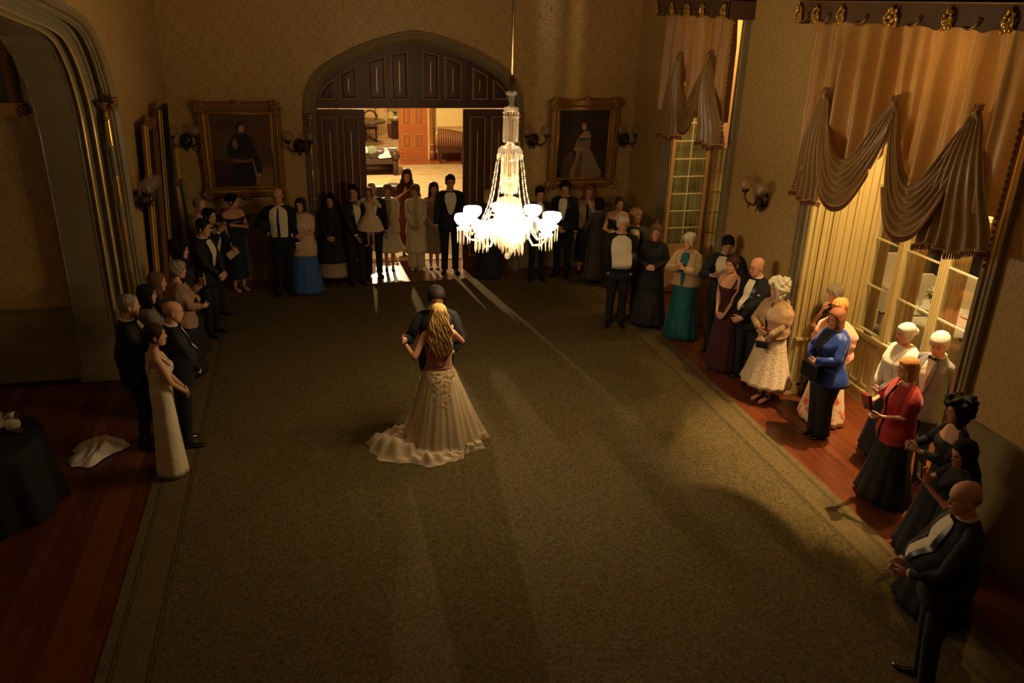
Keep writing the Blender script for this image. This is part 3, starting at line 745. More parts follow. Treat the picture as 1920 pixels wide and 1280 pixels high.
beads(Z(3.325),.132,22,.012,ch); beads(Z(3.30),.130,22,.009,ch); prisms(Z(3.30),.088,24,.17,ch); beads(Z(3.115),.088,18,.013,ch)
dish(3.085,.09); prisms(Z(3.07),.084,22,.14,ch,ph=.5)
part(MB().lathe([(.018,Z(2.84)),(.018,Z(3.44))],n=8),'stem',m_goldd,ch)
part(MB().lathe([(.02,Z(2.90)),(.05,Z(2.895)),(.11,Z(2.872)),(.135,Z(2.835)),(.137,Z(2.81)),(.12,Z(2.80))],n=24),'crystal_drum_top',m_crys,ch)
prisms(Z(2.805),.137,34,.20,ch); 
part(MB().lathe([(.10,Z(2.615)),(.125,Z(2.64)),(.125,Z(2.78)),(.08,Z(2.80))],n=20),'lit_drum',mat('lit_inner_glass',(1,.95,.85),.3,emit=(1,.74,.42),es=1.2),ch)
dish(2.60,.235,'basket_ring')
# stepped prism basket under the arms
for z,r,n,L in ((2.585,.232,34,.13),(2.55,.185,26,.145),(2.505,.145,22,.14),(2.455,.10,16,.13),(2.40,.062,12,.12)): prisms(Z(z),r,n,L,ch)
part(MB().lathe([(.02,Z(2.62)),(.19,Z(2.56)),(.13,Z(2.48)),(.07,Z(2.40)),(.02,Z(2.34))],n=16),'basket_core',mat('lit_core_glass',(1,.95,.85),.3,emit=(1,.72,.40),es=.8),ch)
part(MB().ell((0,0,Z(2.245)),(.034,.034,.036),12,8),'crystal_ball',m_crys,ch)
part(MB().lathe([(.006,Z(2.27)),(.006,Z(2.36))],n=6),'drop_pin',m_goldd,ch)
for k in range(8):
    a=2*PI*k/8+R_(-3); ca,sa=math.cos(a),math.sin(a)
    def RP(r,z): return (r*ca,r*sa,Z(z))
    arm=part(MB().tube([RP(.10,2.63),RP(.16,2.70),RP(.23,2.71),RP(.26,2.62),RP(.26,2.50),RP(.32,2.42),RP(.42,2.44),RP(.47,2.50),RP(.48,2.57)],[.012,.012,.011,.012,.012,.012,.011,.010,.010],8),'arm',m_crys,ch)
    c=(.48*ca,.48*sa)
    part(MB().lathe([(.0,0),(.05,.004),(.075,.014),(.078,.004),(.05,-.008),(.018,-.012)],(c[0],c[1],Z(2.555)),14),'drip_pan',m_crys,ch)
    part(MB().lathe([(.012,.0),(.035,.012),(.075,.04),(.098,.075),(.102,.10),(.094,.13),(.088,.128),(.094,.10),(.088,.075),(.06,.045),(.02,.02)],(c[0],c[1],Z(2.575)),16),'glass_bowl',m_opal,ch)
    prisms(Z(2.55),.068,10,.15,ch,c,ph=k*.3)
    # bead chain from the dome ring to the arm
    b=MB(); p0=np.array([.13*ca,.13*sa,Z(3.32)]); p1=np.array([.385*ca,.385*sa,Z(2.50)])
    for i in range(34):
        t=i/33; p=p0*(1-t)+p1*t; s_=1-math.sin(PI*t)*.20*(1); q=np.array([p[0]*s_,p[1]*s_,p[2]-.04*math.sin(PI*t)]); rr=.0095+.004*(i%3==0)
        b.ell(q,(rr*.8,rr*.8,rr*1.2),6,4)
    part(b,'bead_chain',m_crys,ch)
# ================================================================== CURTAINS
def fringe(b,curve,L=.055,step=.022,outx=-.012):
    curve=[np.array(p) for p in curve]; acc=0
    for i in range(len(curve)-1):
        a,c=curve[i],curve[i+1]; d=np.linalg.norm(c-a)
        while acc<d:
            p=a+(c-a)*acc/d; b.tube([p+np.array([outx,0,.012]),p+np.array([outx,0,-.4*L]),p+np.array([outx,0,-L])],[.008,.011,.007],5); acc+=step
        acc-=d
def festoon(label,y1,y0,ztop,picks,swags,tails,x=5.84,seed=1):
    r=np.random.default_rng(seed)
    t=thing('festoon_curtain',label,'curtain',(x,(y0+y1)/2,0)); t.location=(0,0,0)
    # lower limit of the flat sheet as function of Y
    def zb(y):
        z=9
        for (a,bq,D,sk) in swags:
            A,B=picks[a],picks[bq]
            if min(A[0],B[0])-.02<=y<=max(A[0],B[0])+.02:
                v=(A[0]-y)/(A[0]-B[0]); v=min(max(v,0),1); z=min(z,A[1]*(1-v)+B[1]*v-D*.80*(max(0,math.sin(PI*v**sk)))**.75-.05,A[1]-.40)
        if z>8:
            z=tails[0][4]+.3 if y>picks[0][0] else tails[1][4]+.3
        return z
    n=int((y1-y0)*70); ph=r.uniform(0,6,8)
    def fold(y,z): 
        return .066*math.sin(y*16+ph[0]+1.4*math.sin(y*3+ph[1]))+.026*math.sin(y*39+ph[2]+math.sin(y*5))+.012*math.sin(y*9+ph[3])+.02*max(0,(4.2-z))*math.sin(y*7+ph[4])
    rows=[]
    for j in range(26):
        row=[]
        for i in range(n+1):
            y=y1-(y1-y0)*i/n; z1=zb(y); z=ztop+(z1-ztop)*j/25
            pull=0
            for (py,pz) in picks:
                d=abs(y-py); pull+=.05*math.exp(-(d/.10)**2)*max(0,1-abs(z-pz)/.9)
            row.append((x+fold(y,z)*min(1,.45+(ztop-z))+pull,y,z))
        rows.append(row)
    b=MB(); b.grid(rows); b.build('curtain_sheet',m_silk,t,True)
    def swag_curve(A,B,D,s,sk,m=26,lift=0):
        out=[]
        for i in range(m+1):
            v=i/m; prof=(max(0,math.sin(PI*v**sk)))**(1.20-.72*s)
            dep=D*(.58+.42*s); y=A[0]+(B[0]-A[0])*v; z=A[1]*(1-v)+B[1]*v-dep*prof-.03*s
            xx=x-.05-.10*math.sin(PI*v)*(.5+.5*s)-.026*math.sin(s*2*PI*6.5+2*math.sin(v*4))*(.25+math.sin(PI*v))-.012*math.sin(s*31+v*9)
            # spread where the folds leave the gather
            out.append((xx,y+.05*(s-.5)*(1 if v<.5 else -1)*abs(1-2*v),z))
        return out
    cb=MB(); 
    for (a,bq,D,sk) in swags:
        rows=[swag_curve(picks[a],picks[bq],D,s,sk) for s in np.linspace(0,1,40)]
        b=MB(); b.grid(rows); b.build('swag',m_silkb,t,True)
        fb=MB(); fringe(fb,[p for p in rows[-1][3:-3]]); tag(fb.build('fringe',m_fringe,t,False),kind='stuff')
        gb=MB(); gb.tube([(p[0]-.015,p[1],p[2]+.01) for p in rows[-1][3:-3]],.012,5); gb.build('gimp_braid',m_fringeg,t,True)
    for ti,(k,ya,yb,za,zbm) in enumerate(tails):
        py,pz=picks[k]; rows=[]
        for s in np.linspace(0,1,52):
            row=[]
            for v in np.linspace(0,1,20):
                ye=ya+(yb-ya)*s; ze=za+(zbm-za)*s+ .03*math.sin(s*9)
                e=v**.8; y=py+(ye-py)*(e*.9+.1*v)-.09*(s-.5)*(1-v); z=pz-.02+(ze-pz)*v
                row.append((x-.06-.05*math.sin(PI*min(v*1.2,1))-.030*math.sin(s*2*PI*6+1.5*math.sin(s*5))*(.3+v)+.02*v,y,z))
            rows.append(row)
        b=MB(); b.grid(rows); b.build('tail',m_silkb,t,True)
        fb=MB(); fringe(fb,[r_[-1] for r_ in rows]); tag(fb.build('fringe',m_fringe,t),kind='stuff')
        gb=MB(); gb.tube([(r_[-1][0]-.012,r_[-1][1],r_[-1][2]+.01) for r_ in rows],.012,5); gb.build('gimp_braid',m_fringeg,t,True)
    for (py,pz) in picks:
        b=MB()
        for k in range(9):
            a=k*2.4; rr=.05+.035*r.random(); L=[]
            for q in range(6):
                u=q/5; L.append((x-.045-.04*math.sin(PI*u)-.015*r.random(),py+.03*math.cos(a)+.11*(u-.5)*math.sin(a),pz+.0+rr*1.3*math.sin(a*1.3)*(1-u)+.12*(u-.5)*math.cos(a)-.06*u))
            b.tube(L,[.006,.016,.020,.019,.015,.006],7)
        b.build('gathered_knot',m_silkb,t,True)
    # bobble trim down the near edge
    b=MB()
    for z in np.arange(tails[1][3]+.05,ztop,.062): b.ell((x-.02+fold(y0,z)*.8,y0-.012,z),(.016,.018,.022),6,4)
    tag(b.build('bobble_trim',m_fringe,t,True),kind='stuff')
    return t
def pelmet(label,y1,y0,orn):
    t=thing('pelmet',label,'pelmet',(0,0,0)); x0,x1=5.66,XR-.012
    # fascia with a scalloped lower edge
    n=60; ys=np.linspace(y1,y0,n+1); b=MB()
    low=[4.665+.035*abs(math.sin((y-y0)/(y1-y0)*PI*len(orn)*1.0))**.6 for y in ys]
    v=[];f=[]
    for y,l in zip(ys,low): v+=[(x0,y,l),(x0,y,4.93),(x0+.03,y,l),(x0+.03,y,4.93)]
    for i in range(n): a=4*i; f+=[(a,a+1,a+5,a+4),(a+2,a+6,a+7,a+3),(a,a+4,a+6,a+2)]
    b.add(v,f); b.box(x0,x1,y1-.03,y1,4.66,4.93); b.box(x0,x1,y0,y0+.03,4.66,4.93); b.box(x0,x1,y0,y1,4.90,4.93); b.build('fascia',mat('umber_pelmet',(.10,.055,.03),.5),t)
    b=MB(); b.box(x0-.03,x1,y0-.02,y1+.02,4.93,4.96); b.box(x0-.05,x1,y0-.03,y1+.03,4.96,5.02); b.box(x0-.015,x0+.01,y0,y1,4.895,4.908); b.build('cornice',m_goldd,t)
    for (y,s) in orn:
        b=MB(); rr=np.random.default_rng(int(y*100))
        for k in range(int(12*s)):
            a=k*2.4; q=(k/(12*s)); b.ell((x0-.02-.015*rr.random(),y+.055*s*math.cos(a)*(1-.3*q),4.70+.11*q*1.6-.02),(.018,.018+.008*rr.random(),.022),6,4)
        b.tube([(x0-.02,y-.045*s,4.69),(x0-.035,y-.06*s,4.76),(x0-.03,y-.03,4.82),(x0-.02,y,4.86)],.012,6)
        b.tube([(x0-.02,y+.045*s,4.69),(x0-.035,y+.06*s,4.76),(x0-.03,y+.03,4.82),(x0-.02,y,4.86)],.012,6)
        b.lathe([(.0,-.03),(.03,-.02),(.036,0),(.02,.03),(.028,.06),(.0,.08)],(x0-.02,y,4.70),8)
        b.build('gilt_ornament',m_gold,t,True)
    # scrolls between ornaments
    for i in range(len(orn)-1):
        y=(orn[i][0]+orn[i+1][0])/2; b=MB()
        b.tube([(x0-.01,y+.16,4.70),(x0-.02,y+.08,4.685),(x0-.025,y,4.72),(x0-.02,y-.03,4.76),(x0-.02,y+.01,4.775),(x0-.02,y+.02,4.75)],.010,6); b.build('gilt_scroll',m_goldd,t,True)
    return t
pelmet('long umber pelmet with gilt ornaments over the big window, upper right',9.22,5.78,[(9.18,1.2),(8.83,1),(8.36,1),(7.53,1.7),(6.75,1),(6.05,1)])
pelmet('shorter dark pelmet with gilt ornaments over the smaller window',13.42,10.92,[(13.36,1),(12.75,1),(12.2,1.4),(11.7,1),(11.05,1.1)])
festoon('gold silk festoon curtain with three gathered swags over the big window',9.16,5.84,4.86,[(8.62,3.96),(7.42,4.0),(6.32,4.04)],[(0,1,1.18,.92),(1,2,1.26,.90)],[(0,9.02,8.42,2.76,2.72),(2,6.75,5.84,2.70,2.86)],seed=3)
festoon('gold silk festoon curtain with two gathered tails over the smaller window',13.36,10.98,4.86,[(12.60,4.10),(11.60,4.18)],[(0,1,1.10,.95)],[(0,13.2,12.35,2.84,2.90),(1,11.75,10.92,2.92,2.98)],seed=5)
# ================================================================== WALL LIGHTS
def sconce(label,loc,rz,group=None,sp=.155):
    # local frame: -Y is out of the wall
    t=thing('wall_sconce',label,'wall light',loc,rz); t.scale=(1.2,1.2,1.2)
    b=MB(); b.lathe([(.0,-.05),(.03,-.045),(.05,-.03),(.075,-.02),(.085,-.0)],(0,0,0),12,axis=1)
    for k in range(12):
        a=2*PI*k/12; b.ell((.075*math.cos(a),-.02,.075*math.sin(a)*1.2),(.018,.014,.018),6,4)
    b.ell((0,-.07,-.02),(.045,.05,.05),8,6); b.ell((0,-.04,-.10),(.025,.025,.04),8,5); b.build('backplate',m_bronze,t,True)
    for s in (-1,1):
        b=MB(); b.tube([(0,-.06,-.03),(s*.06,-.11,-.07),(s*.12,-.15,-.05),(s*sp,-.17,.0),(s*sp,-.17,.06)],[.016,.015,.013,.012,.012],8)
        b.tube([(s*.09,-.13,-.06),(s*.10,-.15,-.10),(s*.07,-.14,-.11)],[.010,.009,.006],6); b.build('arm',m_bronze,t,True)
        b=MB(); b.lathe([(.010,.05),(.035,.065),(.045,.08),(.042,.10),(.02,.10),(.0,.09)],(s*sp,-.17,0),12); b.build('cup',m_bronze,t,True)
        b=MB(); b.lathe([(.032,.09),(.055,.10),(.078,.125),(.088,.16),(.08,.195),(.06,.215),(.052,.225),(.056,.225),(.064,.215),(.084,.195),(.091,.16),(.08,.12),(.055,.096)],(s*sp,-.17,0),16); b.build('glass_globe',m_globe,t,True)
        b=MB(); b.tube([(s*sp,-.17,.10),(s*sp,-.17,.16)],.009,6); b.build('burner',mat('pale_candle_bulb',(.7,.65,.5),.3),t,True)
    return t
sconce('bronze two-armed wall light left of the uniformed portrait',(-1.94,YB-.01,2.50),0)
sconce('bronze two-armed wall light between uniformed portrait and dark doors',(-.10,YB-.01,2.40),0)
sconce('bronze two-armed wall light half behind the chandelier, right of the doors',(4.10,YB-.01,2.46),0)
sconce('bronze two-armed wall light between lady portrait and far right corner',(5.94-.06,YB-.01,2.46),0,sp=.13)
sconce('bronze wall light with etched globes on the left wall beside the arch',(XL+.01,11.30,2.34),-R_(-90)-0,)
sconce('bronze wall light on the right wall between the two windows',(XR-.01,10.0,2.40),R_(-90))
# ================================================================== PORTRAITS
def portrait(label,x0,x1,z0,z1,fig):
    cx,cz=(x0+x1)/2,(z0+z1)/2; W,Hh=(x1-x0)/2,(z1-z0)/2
    t=thing('portrait',label,'painting',(cx,YB-.02,z0),rot=(R_(2.5),0,0)); zc=Hh
    prof=[(0,0),(0,-.05),(.02,-.085),(.045,-.10),(.06,-.085),(.08,-.095),(.10,-.07),(.125,-.065),(.145,-.045),(.16,-.05),(.175,-.035),(.19,-.03),(.19,-.015)]
    def cor(k): return [(-W+k,zc-Hh+k),(-W+k,zc+Hh-k),(W-k,zc+Hh-k),(W-k,zc-Hh+k)]
    rows=[]
    for side in range(4):
        b=MB(); rr=[]
        for a,d in prof:
            c=cor(a); p,q=c[side],c[(side+1)%4]; rr.append([(p[0],d,p[1]),(q[0],d,q[1])])
        b.grid(rr); b.build('frame_rail',m_goldd,t)
    b=MB()
    for side in range(4):
        c=cor(.182); p,q=c[side],c[(side+1)%4]; b.tube([(p[0],-.036,p[1]),(q[0],-.036,q[1])],.008,6)
    b.build('inner_bead',m_gold,t,True)
    r=np.random.default_rng(int(x0*10+99))
    for (sx,sz) in ((-1,0),(1,0),(-1,1),(1,1)):
        b=MB()
        for k in range(15):
            a=k*2.4; q=(k/15)**.5*.10; b.ell((sx*(W-.08)+q*math.cos(a),-.085-.02*r.random(),(zc-Hh+.08 if sz==0 else zc+Hh-.08)+q*math.sin(a)),(.028,.022,.028),6,4)
        b.tube([(sx*(W-.20),-.09,zc+(sz*2-1)*(Hh-.04)),(sx*(W-.04),-.11,zc+(sz*2-1)*(Hh+.005)),(sx*(W+.01),-.10,zc+(sz*2-1)*(Hh-.08)),(sx*(W-.05),-.09,zc+(sz*2-1)*(Hh-.20))],[.012,.028,.028,.012],7)
        b.build('corner_scroll',m_goldd,t,True)
    for (px,pz) in ((-W+.04,zc),(W-.04,zc),(0,zc-Hh+.02),(0,zc+Hh-.03)):
        b=MB()
        for k in range(7): b.ell((px+.03*math.cos(k*2.4),-.085,pz+.04*math.sin(k*2.4)),(.024,.02,.028),6,4)
        b.build('cartouche',m_goldd,t,True)
    def bg(nt,bs):
        p=N(nt,'ShaderNodeTexCoord').outputs['Object']; n=noise(nt,p,2.2,4,.6); nt.links.new(ramp(nt,n,fig['bg']),bs.inputs['Base Color'])
    MB().box(-W+.18,W-.18,-.028,-.02,zc-Hh+.18,zc+Hh-.18).build('canvas',mat('canvas_'+fig['n'],(.05,.03,.02),.45,build=bg),t)
    # painted generic figure: flat shapes on the canvas
    iw,ih=W-.19,Hh-.19
    for i,(nm,c,poly) in enumerate(fig['shapes']):
        y=-.0285-.0004*(i+1); P=[(x*iw,zc+z*ih) for x,z in poly]
        # smooth closed polygon
        Q=[];n=len(P)
        for k in range(n):
            p0,p1,p2,p3=[np.array(P[(k+d)%n]) for d in(-1,0,1,2)]
            for u in (0,.33,.66): Q.append(.5*((2*p1)+(-p0+p2)*u+(2*p0-5*p1+4*p2-p3)*u*u+(-p0+3*p1-3*p2+p3)*u**3))
        b=MB(); cen=np.mean(Q,axis=0); cen=(cen[0],cen[1]); v=[(cen[0],y,cen[1])]+[(q[0],y,q[1]) for q in Q]; b.add(v,[(0,k+1,(k+1)%len(Q)+1) for k in range(len(Q))]); 
        b.build(nm,mat('paint_%s_%d'%(fig['n'],i),tuple(min(.8,q*1.7) for q in c),.5),t)
    return t
def ovalp(cx,cz,rx,rz,n=8): return [(cx+rx*math.cos(2*PI*k/n),cz+rz*math.sin(2*PI*k/n)) for k in range(n)]
A=(.030,.014,.008);
figm={'n':'officer','bg':[(.3,(.055,.028,.013)),(.5,(.11,.055,.022)),(.75,(.17,.09,.035))],'shapes':[
 ('painted_ground',(.03,.012,.009),[(-1,-1),(-1,-.25),(-.6,-.3),(-.2,-.5),(.3,-.6),(.6,-1)]),
 ('painted_sky',(.17,.08,.03),[(.3,-.95),(.45,-.55),(1,-.5),(1,-.95)]),
 ('painted_coat',(.012,.010,.012),[(-.38,-.95),(-.36,-.35),(-.5,-.1),(-.48,.15),(-.25,.42),(0,.5),(.28,.42),(.45,.1),(.58,-.25),(.62,-.62),(.5,-.68),(.32,-.35),(.35,-.95)]),
 ('painted_sash',(.14,.05,.035),[(-.35,-.3),(0,-.33),(.3,-.28),(.3,-.21),(0,-.25),(-.35,-.2)]),
 ('painted_medals',(.16,.09,.04),ovalp(-.22,.2,.09,.14)),('painted_hand',(.28,.16,.10),ovalp(.52,-.68,.08,.06)),
 ('painted_sabre',(.22,.15,.09),[(.30,-.25),(.34,-.25),(.50,-.9),(.45,-.9)]),
 ('painted_face',(.33,.18,.11),ovalp(.02,.62,.11,.125)),('painted_hair',(.02,.012,.008),[(-.14,.55),(-.15,.7),(-.06,.8),(.08,.80),(.12,.73),(0,.72),(-.07,.66),(-.08,.52)]),('painted_collar',(.02,.012,.01),[(-.1,.42),(-.1,.5),(.1,.5),(.1,.42)])]}
figw={'n':'lady','bg':[(.3,(.018,.013,.014)),(.55,(.035,.022,.018)),(.8,(.07,.038,.022))],'shapes':[
 ('painted_chair',(.06,.03,.02),[(-.8,-.6),(-.7,-.3),(-.4,-.25),(-.3,-.9),(-.8,-.95)]),
 ('painted_skirt',(.17,.125,.075),[(-.45,-.98),(-.30,-.5),(-.22,-.15),(.1,-.05),(.35,-.2),(.6,-.55),(.8,-.98)]),
 ('painted_shade',(.09,.065,.04),[(-.3,-.98),(-.12,-.3),(0,-.3),(-.05,-.98)]),
 ('painted_bodice',(.15,.11,.075),[(-.3,-.12),(-.28,.1),(-.15,.22),(.15,.24),(.3,.12),(.25,-.12)]),
 ('painted_shawl',(.035,.03,.03),[(-.2,.1),(-.1,.22),(.3,.26),(.3,.2),(0,.12)]),
 ('painted_shoulders',(.27,.17,.11),[(-.18,.22),(-.05,.34),(.1,.42),(.25,.34),(.3,.22),(.1,.18)]),
 ('painted_arm',(.24,.15,.10),[(-.35,-.18),(-.3,-.08),(.1,-.1),(.1,-.18)]),
 ('painted_face',(.33,.2,.13),ovalp(0,.54,.10,.12)),('painted_hair',(.03,.018,.012),[(-.06,.66),(.05,.68),(.18,.6),(.16,.45),(.09,.45),(.08,.6)])]}
portrait('gilt-framed dark portrait of a uniformed officer, left of the doors',-1.73,-.38,1.53,3.13,figm)
portrait('gilt-framed dark portrait of a lady in a pale gown, right of the doors',4.38,5.72,1.56,3.19,figw)
# framed arched picture in the recess
t=thing('portrait','large dark picture in an arched gilt frame inside the left recess','painting',(-3.9,11.06,3.46))
pts=arch_pts(0,.66,.95,1.45); full=[(-.66,0)]+pts+[(.66,0)]
rows=[]
for k,(x,z) in enumerate(full):
    a=np.array(full[max(k-1,0)]);c=np.array(full[min(k+1,len(full)-1)]);q=(c-a)/np.linalg.norm(c-a);nn=np.array([-q[1],q[0]])
    rows.append([(x+nn[0]*w_,d,z+nn[1]*w_) for w_,d in ((-.09,-.01),(-.09,-.03),(-.06,-.05),(-.03,-.04),(0,-.07),(.03,-.05),(.04,0))])
b=MB(); b.grid(rows); b.build('arched_rail',m_goldd,t)
MB().box(-.72,.72,-.07,0,-.05,.10).build('bottom_rail',m_goldd,t)
b=MB(); b.prism([(x*.95,z*.97) for x,z in full],1,-.02,-.01); b.build('canvas',mat('dark_canvas',(.03,.025,.018),.4),t)
for sx in(-1,1):
    b=MB()
    for k in range(9): b.ell((sx*.70+.06*math.cos(k*2.4)*(k/9)**.5,-.07,.02+.06*math.sin(k*2.4)*(k/9)**.5),(.025,.02,.025),6,4)
    b.build('corner_scroll',m_goldd,t,True)
# ================================================================== PICTURES LEANING ON THE LEFT WALL
def leaning(label,T,B,W,th,mf,mface,fr=.05):
    # slab standing on its edge near the wall; near vertical edge runs from B (floor) to T (top); width runs away along +Y
    t=thing('leaning_frame',label,'framed panel',(B[0],B[1],0)); Hh=T[2]; sx=(T[0]-B[0])/Hh; sy=(T[1]-B[1])/Hh
    def bx(x0,x1,y0,y1,z0,z1,name,m):
        b=MB(); b.box(x0,x1,y0,y1,z0,z1); b.v=[(v[0]+sx*v[2],v[1]+sy*v[2],v[2]) for v in b.v]; return b.build(name,m,t)
    bx(-th,-th+.02,.01,W-.01,.02,Hh-.02,'backing',mface)
    for y0,y1,z0,z1 in ((0,fr,0.002,Hh),(W-fr,W,0.002,Hh),(fr,W-fr,.002,fr),(fr,W-fr,Hh-fr,Hh)): bx(-th,0,y0,y1,z0,z1,'frame_rail',mf)
    bx(-.035,-.012,-.012,0,.02,Hh-.01,'gilt_strip',m_bead); bx(0,.010,.004,.028,.02,Hh-.01,'gilt_strip',m_bead)
    return t
m_redwood=mat('reddish_frame_wood',(.22,.09,.04),.4,spec=.5); m_blackboard=mat('dark_board',(.02,.014,.01),.5)
leaning('tall reddish panel with a gilt strip behind the lone wall light on the left wall',(-2.00,11.85,3.18),(-2.06,11.22,0),.85,.07,m_redwood,m_blackboard,.09)
leaning('tallest dark leaning panel with a bright gold front edge',(-1.98,13.0,3.25),(-2.04,12.3,0),.7,.06,m_blackboard,m_blackboard,.05)
leaning('shorter black leaning board with a grey-green front edge',(-1.99,13.85,1.97),(-1.90,13.75,0),.55,.045,mat('grey_green_edge',(.22,.21,.14),.6),m_blackboard,.04)
leaning('gilt-edged frame barely showing between the tall panel and the back wall',(-2.03,14.5,2.46),(-2.05,14.4,0),.3,.04,m_gold,m_blackboard,.02)
# ================================================================== LEFT FOREGROUND: table and cloths
t=thing('draped_table','round table under a black floor-length cloth at the left edge','table',(-3.32,8.0,0))
MB().lathe([(.0,.0),(.25,.0),(.25,.03),(.05,.05),(.04,.7),(.05,.72),(.0,.72)],n=16).build('pedestal',m_dark,t,True)
MB().lathe([(.0,.72),(.58,.72),(.60,.735),(.58,.75),(.0,.75)],n=32).build('tabletop',m_dark,t)
m_black=mat('black_tablecloth',(.004,.005,.0045),.8,sheen=.05)
rows=[]
for r_,z in ((.0,.758),(.4,.758),(.59,.757),(.61,.74),(.63,.6),(.66,.35),(.70,.02)):
    rows.append([((r_+(.035*math.sin(9*a)+.02*math.sin(17*a))*max(0,(.74-z)/.7))*math.cos(a),(r_+(.035*math.sin(9*a)+.02*math.sin(17*a))*max(0,(.74-z)/.7))*math.sin(a),z) for a in np.linspace(0,2*PI,97)])
b=MB(); b.grid(rows); o=b.build('tablecloth',m_black,None,True); o.location=(-3.32,8.0,0); tag(o,'black floor-length cloth draped over the table at left','tablecloth')
m_white=mat('white_linen',(.78,.70,.55),.8,sheen=.3)
def crumple(name,label,cat,loc,rx,ry,h,seed,m,outline=None,n=26,z0=.0):
    r=np.random.default_rng(seed); ph=r.uniform(0,6.28,12); fr=r.uniform(2,7,12); rows=[]
    for i in range(n+1):
        row=[]
        for j in range(n*2+1):
            a=2*PI*j/(n*2); q=i/n; R0=1+.13*math.sin(3*a+ph[0])+.10*math.sin(5*a+ph[1])+.05*math.sin(9*a+ph[5])
            x=rx*q*R0*math.cos(a); y=ry*q*R0*math.sin(a)
            f=.5+.5*math.sin(fr[2]*x/rx*1.3+ph[2]+2*math.sin(fr[3]*y/ry*.6)); g=.5+.5*math.sin(fr[4]*y/ry+ph[4]+1.4*math.sin(x/rx*3)); g2=abs(math.sin(7*a+5*q))
            z=z0+h*(1-q**2.2)*(.25+.55*f*g+.3*g2*q)+.014+.35*h*max(0,math.sin(2*a+ph[6]))*q*(1-q)*2
            row.append((x,y,z))
        rows.append(row)
    b=MB(); b.grid(rows); o=b.build(name,m,None,True); o.location=loc; tag(o,label,cat); return o
o=crumple('napkin','crumpled white cloth lying on the dark floorboards at left','cloth',(-2.50,8.93,.0),.24,.34,.17,5,m_white); o.rotation_euler=(0,0,R_(-35))
crumple('napkin','bunched white cloth on the black table at the left edge','cloth',(-3.28,8.30,.755),.21,.17,.20,8,m_white)
# white ribboned favour bag on the table
t=thing('gift_bundle','small white bundle with brown printed ribbon on the black table','bundle',(-2.98,8.12,.762))
b=MB(); b.ell((0,0,.07),(.075,.06,.075),14,8); b.tube([(0,0,.13),(.01,0,.16),(.0,.01,.19)],[.03,.02,.045],10); b.build('cloth_bag',m_white,t,True)
b=MB()
for s in(-1,1): b.tube([(0,0,.145),(s*.04,.01,.19),(s*.07,0,.17),(s*.05,-.01,.13),(0,0,.145)],.008,6)
b.build('ribbon_bow',mat('brown_ribbon',(.16,.06,.04),.5),t,True)
b=MB(); b.tube([(.03,-.06,.01),(.09,-.09,.012),(.10,-.04,.03),(.05,-.07,.05)],.012,6); b.ell((.06,-.09,.03),(.03,.02,.025),8,5); b.build('dried_flower',mat('mauve_dried_flower',(.16,.07,.06),.8),t,True)
# dark bag at the right edge of the floor
t=thing('handbag','small black bag on the floorboards at the right edge','bag',(5.55,4.02,0))
b=MB(); b.ell((0,0,.13),(.15,.10,.13),14,8); b.box(-.13,.13,-.085,.085,.0,.06); b.build('bag_body',m_dark,t,True)
MB().tube([(-.09,0,.23),(-.07,0,.33),(0,0,.37),(.07,0,.33),(.09,0,.23)],.010,7).build('strap',m_dark,t,True)
# ================================================================== HALL FURNITURE
m_leather=mat('dark_brown_leather',(.045,.025,.018),.3,spec=.6); m_brownwood=mat('brown_wood',(.20,.07,.025),.35); m_dwood=mat('dark_wood',(.05,.02,.012),.3)
t=thing('panelled_door','open orange mahogany door with gilt-beaded panels at the end of the hall','door',(2.92,27.0,0)); 
b=MB(); b.box(0,.94,0,.05,.02,3.1); b.build('leaf',m_odoor,t)
for xa in (.11,.51):
    for za,zb in ((.34,.80),(1.06,2.9)):
        x2=xa+.30
        b=MB(); 
        for q in ((xa,x2,za,za+.014),(xa,x2,zb-.014,zb),(xa,xa+.014,za,zb),(x2-.014,x2,za,zb)): b.box(q[0],q[1],-.014,0,q[2],q[3])
        b.build('gilt_bead',MATS['gilt_rail'],t); MB().box(xa+.02,x2-.02,-.006,0,za+.02,zb-.02).build('panel',mat('panel_veneer',(.30,.10,.03),.35),t)
        MB().box((xa+x2)/2-.006,(xa+x2)/2+.006,-.016,-.005,za+.12,zb-.12).build('gilt_slit',MATS['gilt_rail'],t)
MB().ell((.07,-.03,.22),(.03,.02,.03),8,6).build('door_stop',m_gold,t,True)
t=thing('door_post','brown turned door post with rings, right of the orange door','post',(3.96,26.75,0))
MB().lathe([(.09,0),(.09,.25),(.075,.28),(.075,.45),(.085,.47),(.085,.50),(.06,.52),(.055,3.2)],n=12,caps=True).build('shaft',m_brownwood,t,True)
b=MB(); b.lathe([(.088,.26),(.092,.27),(.088,.28)],n=12); b.lathe([(.088,.49),(.092,.50),(.088,.51)],n=12); b.build('gilt_ring',m_gold,t,True)
MB().box(-.10,-.06,-.02,.02,.5,3.2).build('gilt_strip',m_gold,t)
